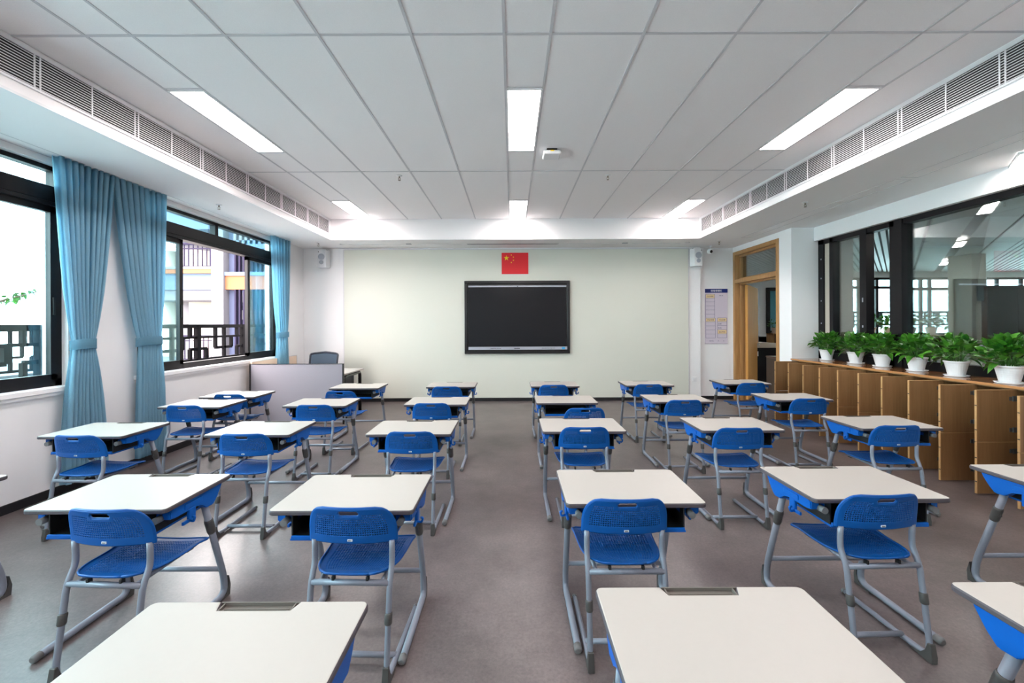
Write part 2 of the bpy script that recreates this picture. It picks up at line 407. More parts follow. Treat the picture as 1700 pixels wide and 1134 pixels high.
# ------------------------------------------------------------------ whiteboard wall, display, flag, speakers
b = bm_new()
box(b, -3.31, 3.47, YB - 0.022, YB - 0.001, 0.068, 2.985, 0, bev=0.002)
for x in (-3.315, 3.47): box(b, x, x + 0.012, YB - 0.024, YB, 0.066, 2.985, 1)
box(b, -3.315, 3.482, YB - 0.018, YB - 0.0, 2.985, 3.0, 1)
o = obj('glass_whiteboard', b, ['panel', 'tbar']); tag(o, 'full-height pale green-white writing wall behind the black display', 'whiteboard')

def frame_rect(b, x0, x1, z0, z1, y0, y1, t, mi=0, bev=0.0):
    box(b, x0, x1, y0, y1, z0, z0 + t, mi, bev); box(b, x0, x1, y0, y1, z1 - t, z1, mi, bev)
    box(b, x0, x0 + t, y0, y1, z0 + t, z1 - t, mi, bev); box(b, x1 - t, x1, y0, y1, z0 + t, z1 - t, mi, bev)
t = thing('interactive_display', 'large black wall-mounted interactive display below the red flag', 'display', (0.10, YB - 0.022, 0.94))
b = bm_new(); frame_rect(b, -1.03, 1.03, 0, 1.425, -0.06, 0, 0.055, 0, 0.006); obj('surround', b, 'bezel', t)
b = bm_new(); box(b, -0.975, 0.975, -0.018, 0, 0.055, 1.37); obj('back_panel', b, 'bezel', t)
b = bm_new(); box(b, -0.955, 0.955, -0.045, -0.018, 0.135, 1.30); obj('screen', b, 'screen', t)
b = bm_new(); box(b, -0.955, 0.965, -0.05, -0.018, 1.302, 1.33); box(b, 0.0, 0.02, -0.052, -0.05, 1.31, 1.322, 1); obj('top_trim', b, ['silver', 'bezel'], t)
b = bm_new(); box(b, -0.955, 0.975, -0.056, -0.018, 0.075, 0.133, 0, 0.003)
for x in [-0.52 + 0.03 * k for k in range(7)] + [0.48 + 0.03 * k for k in range(9)]:
    box(b, x, x + 0.018, -0.0575, -0.055, 0.10, 0.108, 1)
box(b, -0.06, 0.05, -0.0575, -0.055, 0.098, 0.110, 1)
obj('bottom_trim', b, ['silver', 'bezel'], t)
b = bm_new(); box(b, 0.87, 0.93, -0.058, -0.056, 0.085, 0.123); obj('sticker', b, 'sticker', t, label='small cyan sticker')

t = thing('flag', 'red rectangular flag with five yellow stars above the display', 'flag', (0.0625, YB - 0.024, 2.50))
b = bm_new(); box(b, -0.262, 0.262, -0.006, 0, 0, 0.42); obj('cloth', b, 'red', t)
def star(b, cx, cz, R, rot=0):
    pts = []
    for k in range(10):
        r = R if k % 2 == 0 else R * 0.382; a = PI / 2 + rot + k * PI / 5
        pts.append((cx + r * math.cos(a), cz + r * math.sin(a)))
    c = b.verts.new((cx, -0.0082, cz)); vs = [b.verts.new((x, -0.0075, z)) for x, z in pts]
    for k in range(10): b.faces.new((c, vs[k], vs[(k + 1) % 10]))
b = bm_new(); star(b, -0.168, 0.315, 0.056); obj('star', b, 'yellow', t)
for cx, cz, r in ((-0.072, 0.375, 0.3), (-0.032, 0.333, -0.2), (-0.032, 0.27, 0.1), (-0.072, 0.228, 0.4)):
    b = bm_new(); star(b, cx, cz, 0.018, r); obj('star', b, 'yellow', t)

def speaker(x, rz, label):
    t = thing('wall_speaker', label, 'speaker', (x, YB, 2.63), 0, 'white wall speakers either side of the writing wall')
    b = bm_new(); prism(b, [(-0.10, -0.04), (-0.06, -0.17), (0.10, -0.17), (0.10, -0.02), (0.02, -0.02)], 0, 0.34); xform(b, Matrix.Scale(rz, 4, (1, 0, 0)))
    bmesh.ops.bevel(b, geom=b.edges[:], offset=0.006, segments=2, affect='EDGES'); obj('cabinet', b, 'white', t)
    for nm, z, r in (('woofer', 0.205, 0.055), ('tweeter', 0.10, 0.034)):
        b = bm_new(); cyl(b, (0.02 * rz, -0.17, z), (0.02 * rz, -0.175, z), r, 28); tube(b, [(0.02 * rz + (r + .004) * math.cos(a), -0.173, z + (r + .004) * math.sin(a)) for a in [2 * PI * k / 24 for k in range(25)]], 0.003, 6)
        obj(nm, b, 'greydot', t)
    b = bm_new(); box(b, 0.075 * rz - 0.006, 0.075 * rz + 0.006, -0.173, -0.17, 0.29, 0.31); obj('badge', b, 'rubber', t)
    b = bm_new(); box(b, -0.03, 0.03, -0.06, 0.0, 0.12, 0.24); box(b, -0.05, 0.05, -0.08, -0.03, 0.34, 0.355); obj('bracket', b, 'rubber', t)
speaker(-3.66, -1, 'white two-way wall speaker left of the writing wall')
speaker(3.59, 1, 'white two-way wall speaker right of the writing wall')

t = thing('security_camera', 'small white dome camera under the soffit beside the right speaker', 'camera', (3.86, 8.08, ZS))
b = bm_new(); lathe(b, [(0.001, 0), (0.035, 0), (0.035, -0.01), (0.001, -0.01)]); cyl(b, (0, 0, -0.01), (0, 0, -0.06), 0.012); obj('mount', b, 'white', t)
b = bm_new(); bmesh.ops.create_uvsphere(b, u_segments=24, v_segments=14, radius=0.052); xform(b, Matrix.Translation((0, 0, -0.105)))
for f in b.faces: f.smooth = True
obj('housing', b, 'white', t)
b = bm_new(); bmesh.ops.create_uvsphere(b, u_segments=20, v_segments=12, radius=0.031); xform(b, Matrix.Translation((0.006, -0.032, -0.112)))
for f in b.faces: f.smooth = True
obj('lens', b, 'bezel', t)

t = thing('light_switch', 'white square switch plate low on the pilaster right of the writing wall', 'switch', (3.60, YB, 0.37))
b = bm_new(); box(b, -0.045, 0.045, -0.010, 0, 0, 0.09, 0, 0.004); obj('plate', b, 'white', t)
b = bm_new(); box(b, -0.028, 0.028, -0.014, -0.009, 0.018, 0.072, 0, 0.003); obj('rocker', b, 'white', t)

# notice board
t = thing('notice_board', 'lilac class notice board with navy header and cream title boxes', 'notice board', (4.08, YN, 1.105))
Wn, Hn = 0.225, 1.10
b = bm_new(); box(b, -Wn, Wn, -0.016, 0, 0, Hn, 0, 0.003); obj('board', b, 'lilac', t)
b = bm_new(); box(b, -Wn, Wn, -0.018, -0.016, Hn - 0.08, Hn - 0.003, 0); text_verts(b, '班级管理栏', 0.045, (0, -0.0188, Hn - 0.057), 1, align='CENTER'); obj('header', b, ['navy', 'white_ink'], t)
def nb_x(px): return -Wn + (px - 105) / 372 * 2 * Wn
def nb_z(px): return Hn - (px - 105) / 940 * Hn
def cellbox(b, x0, x1, z0, z1):
    for c in ((x0, x1, z0 - .002, z0 + .002), (x0, x1, z1 - .002, z1 + .002), (x0 - .002, x0 + .002, z0, z1), (x1 - .002, x1 + .002, z0, z1)):
        box(b, c[0], c[1], -0.0178, -0.0162, c[2], c[3], 0)
b = bm_new()
for xa, xb, ys in ((116, 265, (198, 265, 328, 398, 468, 540, 605)), (116, 272, (605, 668, 738, 808, 878, 945)), (308, 462, (603, 668, 735, 805, 875, 943))):
    for a, c in zip(ys[:-1], ys[1:]): cellbox(b, nb_x(xa), nb_x(xb), nb_z(c), nb_z(a))
text_verts(b, '班级之星', 0.02, (nb_x(370), -0.017, nb_z(228)), 0, 0.0003, 'CENTER')
text_verts(b, '应到', 0.034, (nb_x(318), -0.017, nb_z(716)), 0, 0.0003)
text_verts(b, '实到', 0.034, (nb_x(318), -0.017, nb_z(786)), 0, 0.0003)
text_verts(b, '值日班长', 0.022, (nb_x(210), -0.017, nb_z(1003)), 0, 0.0003, 'CENTER')
text_verts(b, '月', 0.024, (nb_x(322), -0.017, nb_z(1003)), 0, 0.0003, 'CENTER'); text_verts(b, '日', 0.024, (nb_x(410), -0.017, nb_z(1003)), 0, 0.0003, 'CENTER')
obj('ruled_table', b, 'ink', t)
for s, xa, xb, ya, yb in (('今日课程', 116, 265, 198, 265), ('作业布置', 116, 272, 605, 668), ('今日出勤', 308, 462, 603, 668), ('值日学生', 308, 462, 805, 875)):
    b = bm_new(); box(b, nb_x(xa + 4), nb_x(xb - 4), -0.0172, -0.0158, nb_z(yb - 5), nb_z(ya + 5), 0)
    text_verts(b, s, 0.033, ((nb_x(xa) + nb_x(xb)) / 2, -0.018, nb_z(yb - 21)), 1, 0.0003, 'CENTER'); obj('title_box', b, ['cream', 'ink'], t)

# ------------------------------------------------------------------ door
b = bm_new()
x0, x1 = XR - 0.015, XR + 0.215
f = 0.07
box(b, x0, x1, DY0, DY0 + f, 0, DZ, bev=0.004); box(b, x0, x1, DY1 - f, DY1, 0, DZ, bev=0.004)
box(b, x0, x1, DY0 + f, DY1 - f, DZ - f, DZ, bev=0.004); box(b, x0, x1, DY0 + f, DY1 - f, 2.30, 2.375, bev=0.004)
# stops / inner rebate
for yy in (DY0 + f, DY1 - f - 0.03): box(b, XR + 0.07, XR + 0.13, yy, yy + 0.03, 0, DZ - f, 1)
box(b, XR + 0.07, XR + 0.13, DY0 + f, DY1 - f, 2.375, 2.405, 1); box(b, XR + 0.07, XR + 0.13, DY0 + f, DY1 - f, DZ - f - 0.03, DZ - f, 1)
box(b, XR + 0.07, XR + 0.13, DY0 + f, DY1 - f, 2.27, 2.30, 1)
dr = struct('door_1', b, ['wood', 'wood'])
b = bm_new(); box(b, XR + 0.096, XR + 0.104, DY0 + f + 0.02, DY1 - f - 0.02, 2.39, DZ - f - 0.02); struct('transom_pane', b, 'glass_r', dr)
b = bm_new(); box(b, 0, 1.22, -0.022, 0.022, 0.01, 2.27, 0, 0.002); box(b, 1.19, 1.225, -0.023, 0.023, 0.01, 2.27, 1)
lf = struct('door_leaf', b, ['leaf_wood', 'wood_dark'], dr); lf.location = (XR + 0.2, DY1 - f - 0.03, 0); lf.rotation_euler = (0, 0, math.radians(51))
b = bm_new(); cyl(b, (1.1, -0.022, 1.05), (1.1, -0.06, 1.05), 0.01); cyl(b, (1.1, -0.06, 1.05), (0.98, -0.06, 1.05), 0.009); h_ = struct('door_handle', b, 'silver', lf)

# ------------------------------------------------------------------ right corridor window
b = bm_new()
fx0, fx1 = XW - 0.055, XW + 0.045
ZG0, ZG1 = 0.955, 2.83
def yx(px, X=XW): return X * 688.6 / (px - 850)
y_end = YP
box(b, fx0, fx1, YR, y_end, ZG1 - 0.09, ZG1 + 0.02); box(b, fx0, fx1, YR, y_end, ZG0, ZG0 + 0.105)
box(b, fx0, fx1, yx(1373), y_end, ZG0, ZG1)
box(b, fx0, fx1, yx(1389), yx(1383), ZG0, ZG1)
box(b, fx0 - 0.01, fx1, yx(1446), yx(1435), ZG0, ZG1)
box(b, fx0, fx1, yx(1496), yx(1484), ZG0, ZG1)
box(b, fx0 - 0.02, fx1 + 0.02, yx(1507), yx(1494), ZG0, ZG1)
box(b, fx0, fx1, 1.2, 1.3, ZG0, ZG1)
w3 = struct('window_3', b, 'frame')
b = bm_new(); box(b, XW - 0.03, XW + 0.03, yx(1383), yx(1373), ZG0 + 0.1, ZG1 - 0.09); struct('jamb_strip', b, 'bleach', w3)
b = bm_new(); box(b, XW - 0.004, XW + 0.004, yx(1436), yx(1388), ZG0 + 0.1, ZG1 - 0.08); struct('glass_pane', b, 'glass_r', w3)
b = bm_new(); box(b, XW - 0.004, XW + 0.004, 1.29, yx(1506), ZG0 + 0.1, ZG1 - 0.08); struct('glass_pane', b, 'glass_r', w3)
b = bm_new(); box(b, XW - 0.004, XW + 0.004, YR, 1.21, ZG0 + 0.1, ZG1 - 0.08); struct('glass_pane', b, 'glass_r', w3)
b = bm_new()
for z in (1.45, 1.8, 1.83): box(b, fx0 - 0.016, fx0 - 0.01, yx(1441), yx(1439.5), z, z + 0.03)
for z in (1.2, 1.5, 1.85, 2.2, 2.5): box(b, fx0 - 0.006, fx0, yx(1370), yx(1369), z, z + 0.02)
struct('latch', b, 'silver', w3)

# ------------------------------------------------------------------ lamps
def ceiling_light(y0, y1, x0, label):
    t = thing('ceiling_light', label, 'ceiling light', (x0 + 0.15, (y0 + y1) / 2, ZC), 0, 'recessed ceiling light panels')
    L = (y1 - y0) / 2
    b = bm_new(); z0 = -0.006
    for c in ((-0.148, -0.132, -L, L), (0.132, 0.148, -L, L), (-0.132, 0.132, -L, -L + 0.016), (-0.132, 0.132, L - 0.016, L)): box(b, c[0], c[1], c[2], c[3], z0, 0.0)
    obj('frame', b, 'lamprim', t)
    b = bm_new(); box(b, -0.132, 0.132, -L + 0.016, L - 0.016, z0 + 0.003, 0.0); obj('diffuser', b, 'lamp', t)
XB = (X0 - 2.7, X0, X0 + 2.7)
nm = ('left', 'centre', 'right')
for i, x in enumerate(XB):
    ceiling_light(3.30, 4.485, x, 'long glowing ceiling light panel, %s one of the nearer row' % nm[i])
    ceiling_light(6.28, 7.36, x, 'glowing ceiling light panel against the front soffit, %s one' % nm[i])
for i, x in enumerate(XB):      # unseen lamps added to light the room, continuing the rows over and behind the viewer
    ceiling_light(0.90, 2.085, x, 'added ceiling light panel overhead just out of frame, %s column' % nm[i])
    ceiling_light(-1.5, -0.315, x, 'added unseen ceiling light panel behind the viewer, %s column' % nm[i])

# ------------------------------------------------------------------ air grilles
def grille(x, side, label):
    t = thing('air_grille', label, 'air vent', (x, 0, ZS), 0, 'long linear air grilles under the ceiling')
    z0, z1, ya, yb = 0.105, 0.33, -1.9, 7.27
    d = side   # +1: face looks to +X
    def bx(b, a0, a1, *r): box(b, min(a0 * d, a1 * d), max(a0 * d, a1 * d), *r)
    b = bm_new(); bx(b, 0.0005, 0.003, ya, yb, z0, z1); obj('dark_slot', b, 'duct', t)
    b = bm_new()
    bx(b, 0, 0.012, ya - 0.02, yb + 0.02, z1, z1 + 0.015); bx(b, 0, 0.012, ya - 0.02, yb + 0.02, z0 - 0.015, z0)
    bx(b, 0, 0.012, yb, yb + 0.02, z0, z1); bx(b, 0, 0.012, ya - 0.02, ya, z0, z1); obj('frame', b, 'grille', t)
    n = 12
    for k in range(n):
        z = z0 + (k + 0.5) * (z1 - z0) / n
        b = bm_new(); bx(b, 0.003, 0.0065, ya, yb, z - 0.0023, z + 0.0023); obj('louvre', b, 'grille', t)
    y = yb; k = 0
    while y > ya + 0.4:
        y -= 0.372; k += 1
        for o_ in ((0,) if k % 2 else (-0.012, 0.022)):
            b = bm_new(); bx(b, 0.003, 0.008, y + o_ - 0.004, y + o_ + 0.004, z0, z1); obj('divider', b, 'grille', t)
grille(XSL, 1, 'long white louvred air grille above the window side')
grille(XSR, -1, 'long white louvred air grille above the corridor side')

# ------------------------------------------------------------------ ceiling fittings
t = thing('wireless_access_point', 'white round-cornered device on the ceiling right of the centre light', 'access point', (0.435, 4.50, ZC))
b = bm_new(); box(b, -0.095, 0.095, -0.095, 0.095, -0.062, -0.02, 0, 0.02, 4); obj('cover', b, 'white', t)
b = bm_new(); box(b, -0.055, 0.055, -0.08, 0.055, -0.022, 0); obj('bracket', b, 'rubber', t)
b = bm_new(); box(b, -0.02, 0.02, -0.097, -0.09, -0.036, -0.026); obj('sticker', b, 'yellow', t)
def sprinkler(x, y, z, label):
    t = thing('sprinkler', label, 'sprinkler', (x, y, z), 0, 'fire sprinklers')
    b = bm_new(); lathe(b, [(0.001, 0), (0.034, 0), (0.03, -0.008), (0.001, -0.01)], seg=20); obj('escutcheon', b, 'white', t)
    b = bm_new(); cyl(b, (0, 0, 0), (0, 0, -0.03), 0.009, 10); tube(b, [(-0.009, 0, -0.028), (-0.014, 0, -0.045), (0, 0, -0.058)], 0.003, 6); tube(b, [(0.009, 0, -0.028), (0.014, 0, -0.045), (0, 0, -0.058)], 0.003, 6)
    lathe(b, [(0.001, -0.058), (0.016, -0.058), (0.016, -0.061), (0.001, -0.061)], seg=14); obj('head', b, 'chrome', t)
sprinkler(-1.41, 5.22, ZC, 'brass sprinkler on the tiled ceiling left of the centre lights')
sprinkler(1.215, 5.23, ZC, 'brass sprinkler on the tiled ceiling right of the centre lights')
sprinkler(-3.64, 5.16, ZS, 'brass sprinkler on the soffit above the windows')
sprinkler(3.66, 5.17, ZS, 'brass sprinkler on the soffit beside the corridor window')
sprinkler(-3.54, 7.6, ZS, 'sprinkler on the soffit above the left wall speaker')
sprinkler(3.80, 7.6, ZS, 'sprinkler on the soffit above the dome camera')
for x, l in ((-3.16, 'small white round downlight on the front soffit near the left speaker'), (3.27, 'small white round downlight on the front soffit near the right speaker')):
    b = bm_new(); lathe(b, [(0.001, 0), (0.045, 0), (0.04, -0.012), (0.001, -0.014)], seg=24); o = obj('downlight', b, 'white', loc=(x, 7.72, ZS)); tag(o, l, 'downlight')
for x, l in ((-1.92, 'small dark sensor slot on the front soffit left of the screen slot'), (2.11, 'small dark sensor slot on the front soffit right of the screen slot')):
    b = bm_new(); box(b, -0.05, 0.05, -0.03, 0.03, -0.008, 0, 0, 0.003); o = obj('soffit_sensor', b, 'greydot', loc=(x, 7.73, ZS)); tag(o, l, 'sensor')
t = thing('projector_screen_slot', 'long narrow screen slot in the front soffit above the flag', 'screen housing', (0.02, 7.77, ZS))
b = bm_new(); box(b, -0.86, 0.86, -0.035, 0.035, -0.006, 0); obj('cover', b, 'tbar', t)
b = bm_new(); box(b, -0.84, 0.84, -0.006, 0.006, -0.008, -0.005); obj('slot', b, 'duct', t)
for x0_, x1_, l in ((-3.05, -2.0, 'left'), (-1.75, -0.9, 'inner left'), (0.95, 1.98, 'inner right'), (2.25, 3.15, 'right')):
    b = bm_new(); box(b, x0_, x1_, 7.74, 7.78, ZS - 0.004, ZS); struct('trim_%d' % (4 + ('left', 'inner left', 'inner right', 'right').index(l)), b, 'white')

# ------------------------------------------------------------------ school desk
def make_desk():
    t = thing('school_desk', '', 'desk')
    ZT = 0.693
    def rr(x0, x1, y0, y1, r, n=5):
        p = []
        for cx, cy, a0 in ((x1 - r, y1 - r, 0), (x0 + r, y1 - r, 90), (x0 + r, y0 + r, 180), (x1 - r, y0 + r, 270)):
            for k in range(n + 1):
                a = math.radians(a0 + 90 * k / n); p.append((cx + r * math.cos(a), cy + r * math.sin(a)))
        return p
    def outline(ins):
        p = rr(-0.325 + ins, 0.325 - ins, -0.225 + ins, 0.225 - ins, 0.022 - ins)
        # notch for the pen tray in the far edge, after the first corner
        q = p[:6] + [(0.118 + ins, 0.225 - ins), (0.104 + ins, 0.186 - ins), (-0.104 - ins, 0.186 - ins), (-0.118 - ins, 0.225 - ins)] + p[6:]
        return q
    b = bm_new()
    levels = [(0.004, ZT - 0.022), (0.0, ZT - 0.018), (0.0, ZT - 0.006), (0.003, ZT - 0.001), (0.0055, ZT)]
    rings = [[b.verts.new((x, y, z)) for x, y in outline(i)] for i, z in levels]
    n = len(rings[0])
    for j in range(len(rings) - 1):
        for k in range(n):
            f = b.faces.new((rings[j][k], rings[j][(k + 1) % n], rings[j + 1][(k + 1) % n], rings[j + 1][k])); f.material_index = 1 if j < 3 else 0
    f = b.faces.new(rings[0][::-1]); f.material_index = 1
    f = b.faces.new(rings[-1]); f.material_index = 0
    obj('desktop', b, ['desk_top', 'desk_edge'], t)
    b = bm_new()
    x, y0, y1 = 0.106, 0.182, 0.224
    box(b, -x, x, y0, y1, ZT - 0.016, ZT - 0.012)
    box(b, -x - 0.010, x + 0.010, y1 - 0.004, y1, ZT - 0.016, ZT - 0.001); box(b, -x, x, y0 + 0.004, y0 + 0.007, ZT - 0.016, ZT - 0.003)
    box(b, -x + 0.01, x - 0.01, 0.200, 0.2035, ZT - 0.013, ZT - 0.008)
    for s in (-1, 1): box(b, s * x - 0.002, s * x + 0.002, y0 + 0.004, y1, ZT - 0.016, ZT - 0.003)
    obj('pen_tray', b, 'tray', t)
    # book box
    b = bm_new(); X = 0.228
    box(b, -X, X, -0.195, 0.12, 0.560, 0.566, 0); box(b, -X, X, 0.114, 0.12, 0.566, 0.665, 0)
    for s in (-1, 1): box(b, s * X - 0.003, s * X + 0.003, -0.195, 0.12, 0.56, 0.668, 0)
    box(b, -X, X, -0.2, 0.12, 0.666, 0.6705, 0)
    obj('book_box', b, 'box', t)
    b = bm_new(); box(b, -X - 0.006, X + 0.006, -0.205, 0.13, 0.550, 0.560, 0, 0.003); box(b, -X, X, -0.207, -0.198, 0.556, 0.572, 0, 0.002); obj('box_base', b, 'blue', t)
    for s in (-1, 1):
        b = bm_new()
        poly = [(-0.175, 0.622), (-0.13, 0.614), (-0.02, 0.622), (0.025, 0.612), (0.055, 0.578), (0.105, 0.574), (0.135, 0.605), (0.168, 0.655), (0.172, 0.671), (-0.15, 0.671), (-0.175, 0.658)]
        prism(b, poly, s * 0.286 - 0.021, s * 0.286 + 0.021, 'x')
        bmesh.ops.bevel(b, geom=b.edges[:], offset=0.005, segments=2, affect='EDGES')
        box(b, s * 0.245 - 0.02, s * 0.245 + 0.02, -0.16, 0.08, 0.612, 0.648, 0, 0.006)
        box(b, s * 0.309 - 0.003, s * 0.309 + 0.003, -0.09, 0.02, 0.63, 0.655, 0, 0.002)
        br = obj('side_bracket', b, 'blue', t)
        b = bm_new(); cyl(b, (s * 0.262, -0.208, 0.630), (s * 0.262, -0.165, 0.630), 0.0155, 18); obj('end_knob', b, 'capl', br)
        b = bm_new(); xh = s * 0.30
        box(b, xh - 0.008, xh + 0.008, -0.06, -0.018, 0.556, 0.624, 0, 0.004)
        tube(b, [(xh, -0.055, 0.566), (xh + s * 0.028, -0.060, 0.562), (xh + s * 0.034, -0.060, 0.585), (xh + s * 0.022, -0.060, 0.586)], 0.0055, 8, 0.008)
        box(b, xh - 0.006, xh + 0.006, -0.095, -0.055, 0.556, 0.572, 0, 0.003)
        obj('bag_hook', b, 'blue', br)
        # column and runner of one continuous bent tube
        b = bm_new(); xl = s * 0.272
        tube(b, [(xl, 0.078, 0.60), (xl, 0.226, 0.13), (xl, 0.236, 0.020), (xl, -0.205, 0.020)], 0.0165, 12, 0.055)
        lg = obj('leg', b, 'steel', t)
        b = bm_new(); d = Vector((0, 0.148, -0.47)).normalized(); p = Vector((xl, 0.078, 0.60)) + d * 0.115
        tube(b, [p, p + d * 0.012, p + d * 0.075, p + d * 0.085], [0.019, 0.0215, 0.0205, 0.018], 14); box(b, xl - 0.006, xl + 0.006, p.y - 0.012, p.y + 0.0, p.z - 0.05, p.z - 0.03, 0, 0.003)
        obj('height_collar', b, 'cap', lg)
        b = bm_new(); tube(b, [(xl, -0.195, 0.020), (xl, -0.222, 0.0195), (xl, -0.230, 0.019)], [0.0185, 0.0185, 0.012], 14); obj('end_cap', b, 'capl', lg)
        b = bm_new(); prism(b, [(0.16, 0.0), (0.26, 0.0), (0.265, 0.055), (0.252, 0.11), (0.247, 0.06), (0.228, 0.018), (0.16, 0.006)], xl - 0.014, xl + 0.014, 'x'); obj('heel_guard', b, 'cap', lg)
    b = bm_new(); cyl(b, (-0.272, 0.213, 0.168), (0.272, 0.213, 0.168), 0.0125, 12); obj('crossbar', b, 'steel', t)
    return t

# ------------------------------------------------------------------ school chair
def col(i, nu):      # wider cells where the holes sit
    return 2 * (i + (0.26 if i % 2 else 0.0)) / nu - 1 if i < nu else 1.0
def perforated(rows_y, width, nu, zfun, hole, slot=None, th=0.005):
    """sheet given by rows; width(v)=half width; zfun(x,row)->Vector; hole(i,j)->bool"""
    b = bm_new(); nv = len(rows_y) - 1; V = []
    for j, v in enumerate(rows_y):
        V.append([b.verts.new(zfun(col(i, nu) * width(v), v)) for i in range(nu + 1)])
    uv = {}
    for j in range(nv):
        for i in range(nu):
            if hole(i, j): continue
            f = b.faces.new((V[j][i], V[j][i + 1], V[j + 1][i + 1], V[j + 1][i])); f.smooth = True
    for v_ in [v_ for v_ in b.verts if not v_.link_faces]: b.verts.remove(v_)
    bmesh.ops.recalc_face_normals(b, faces=b.faces)
    bmesh.ops.solidify(b, geom=b.faces[:], thickness=th)
    return b
def make_chair():
    t = thing('school_chair', '', 'chair')
    # backrest: z from .575 to .735, leaning back, wrapping forward at the ends
    H0, H1, WB = 0.572, 0.735, 0.1925
    nu, nv = 78, 32
    rows = [H0 + (H1 - H0) * (j - (0.0 if j % 2 == 0 else 0.26)) / nv for j in range(nv + 1)]
    def wb(z):
        R, A = 0.118, 0.074
        q = z - (H1 - R)
        tp = WB - 0.005 * (z - H0) / (H1 - H0)
        if q <= 0: return tp
        return tp - A * (1 - max(0, 1 - (q / R) ** 2.3) ** (1 / 2.1))
    def pb(x, z):
        s = (z - H0) / (H1 - H0)
        y = -0.178 - 0.032 * s + 0.95 * x * x + 0.006 * math.sin(s * PI)
        return Vector((x, y - 0.03 * 0, z))
    def inslot(x, z): 
        a, r, zc = 0.033, 0.0115, 0.711
        dx = max(0, abs(x) - a); return math.hypot(dx, z - zc) < r
    def hb(i, j):
        z = (rows[j] + rows[j + 1]) / 2; w_ = wb(z); x = (2 * (i + 0.5) / nu - 1) * w_
        if inslot(x, z): return True
        if z < H0 + 0.028 or z > H1 - 0.028 or abs(x) > w_ - 0.028: return False
        if abs(x) < 0.058 and z > 0.69: return False
        return i % 2 == 0 and j % 2 == 1 
    b = perforated(rows, wb, nu, pb, hb, th=0.006)
    obj('backrest', b, 'blue_chair', t)
    bk = t.children[-1]
    # raised rim
    b = bm_new(); rim = []
    for j in range(0, nv + 1): rim.append(pb(wb(rows[j]), rows[j]))
    top = [pb(wb(H1) * (1 - 2 * k / 12), H1) for k in range(1, 12)]
    rim2 = [pb(-wb(rows[j]), rows[j]) for j in range(nv, -1, -1)]
    tube(b, rim + top + rim2, 0.0055, 8); tube(b, [pb(x / 10 * WB, H0) for x in range(-10, 11)], 0.004, 6)
    st = []
    for k in range(33):
        a = 2 * PI * k / 32; sx = 0.033 * (1 if math.cos(a) >= 0 else -1)
        st.append(pb(sx + 0.0125 * math.cos(a), 0.711 + 0.0125 * math.sin(a)))
    tube(b, st, 0.0032, 6)
    obj('rim', b, 'blue_chair', bk)
    b = bm_new(); p = pb(0.0, 0.588); box(b, -0.011, 0.011, p.y - 0.009, p.y - 0.004, 0.583, 0.5925, 0, 0.001); [box(b, -0.007 + 0.005 * q, -0.0035 + 0.005 * q, p.y - 0.0095, p.y - 0.009, 0.5855, 0.590, 1) for q in range(3)]; obj('maker_badge', b, ['logo', 'cap'], bk)
    # seat
    S0, S1 = -0.195, 0.158
    nv2, nu2 = 58, 62
    rs = [S0 + (S1 - S0) * (j - (0.0 if j % 2 == 0 else 0.26)) / nv2 for j in range(nv2 + 1)]
    def ws(y):
        s = (y - S0) / (S1 - S0)
        w0 = 0.172 + 0.028 * s
        if s < 0.42: w0 *= 0.50 + 0.50 * math.sqrt(max(0, 1 - (1 - s / 0.42) ** 2.2))
        if s > 0.93: w0 -= 0.022 * (1 - math.sqrt(max(0, 1 - ((s - 0.93) / 0.07) ** 2)))
        return w0
    def ps(x, y):
        s = (y - S0) / (S1 - S0)
        z = 0.437 + 0.28 * x * x - 0.012 * math.sin(PI * s) + 0.010 * (1 - s) ** 3 - 0.018 * max(0, s - 0.8) / 0.2 * 1.0 + 0.01 * s
        return Vector((x, y, z))
    def hs(i, j):
        y = (rs[j] + rs[j + 1]) / 2; w_ = ws(y); x = (2 * (i + 0.5) / nu2 - 1) * w_
        if y < S0 + 0.035 or y > S1 - 0.03 or abs(x) > w_ - 0.028: return False
        return i % 2 == 0 and j % 2 == 1
    b = perforated(rs, ws, nu2, ps, hs, th=0.006); obj('seat', b, 'blue_chair', t)
    st_ = t.children[-1]
    b = bm_new(); pts = [ps(ws(y), y) for y in rs[::3]] + [ps(ws(S1) * (1 - k / 5), S1) for k in range(1, 10)] + [ps(-ws(y), y) for y in rs[::-3]] + [ps(-ws(S0) * (1 - k / 3), S0) for k in range(1, 6)] + [ps(ws(S0), S0)]
    tube(b, pts, 0.005, 8); obj('rim', b, 'blue_chair', st_)
    # under-seat frame
    b = bm_new()
    cyl(b, (-0.168, -0.183, 0.405), (0.168, -0.183, 0.405), 0.0125, 12)
    for s in (-1, 1):
        tube(b, [(s * 0.135, -0.18, 0.405), (s * 0.14, -0.10, 0.412), (s * 0.145, 0.13, 0.419)], 0.010, 8, 0.02)
    cyl(b, (-0.145, 0.12, 0.418), (0.145, 0.12, 0.418), 0.009, 10)
    obj('seat_frame', b, 'steel', t)
    b = bm_new()
    b.free()
    for s in (-1, 1):
        b = bm_new(); box(b, s * 0.075 - 0.006, s * 0.075 + 0.006, -0.19, -0.17, 0.412, 0.432, 0, 0.002); obj('seat_clip', b, 'rubber', t)
        b = bm_new(); box(b, s * 0.13 - 0.012, s * 0.13 + 0.012, 0.08, 0.12, 0.40, 0.424, 0, 0.003); obj('seat_clip', b, 'rubber', t)
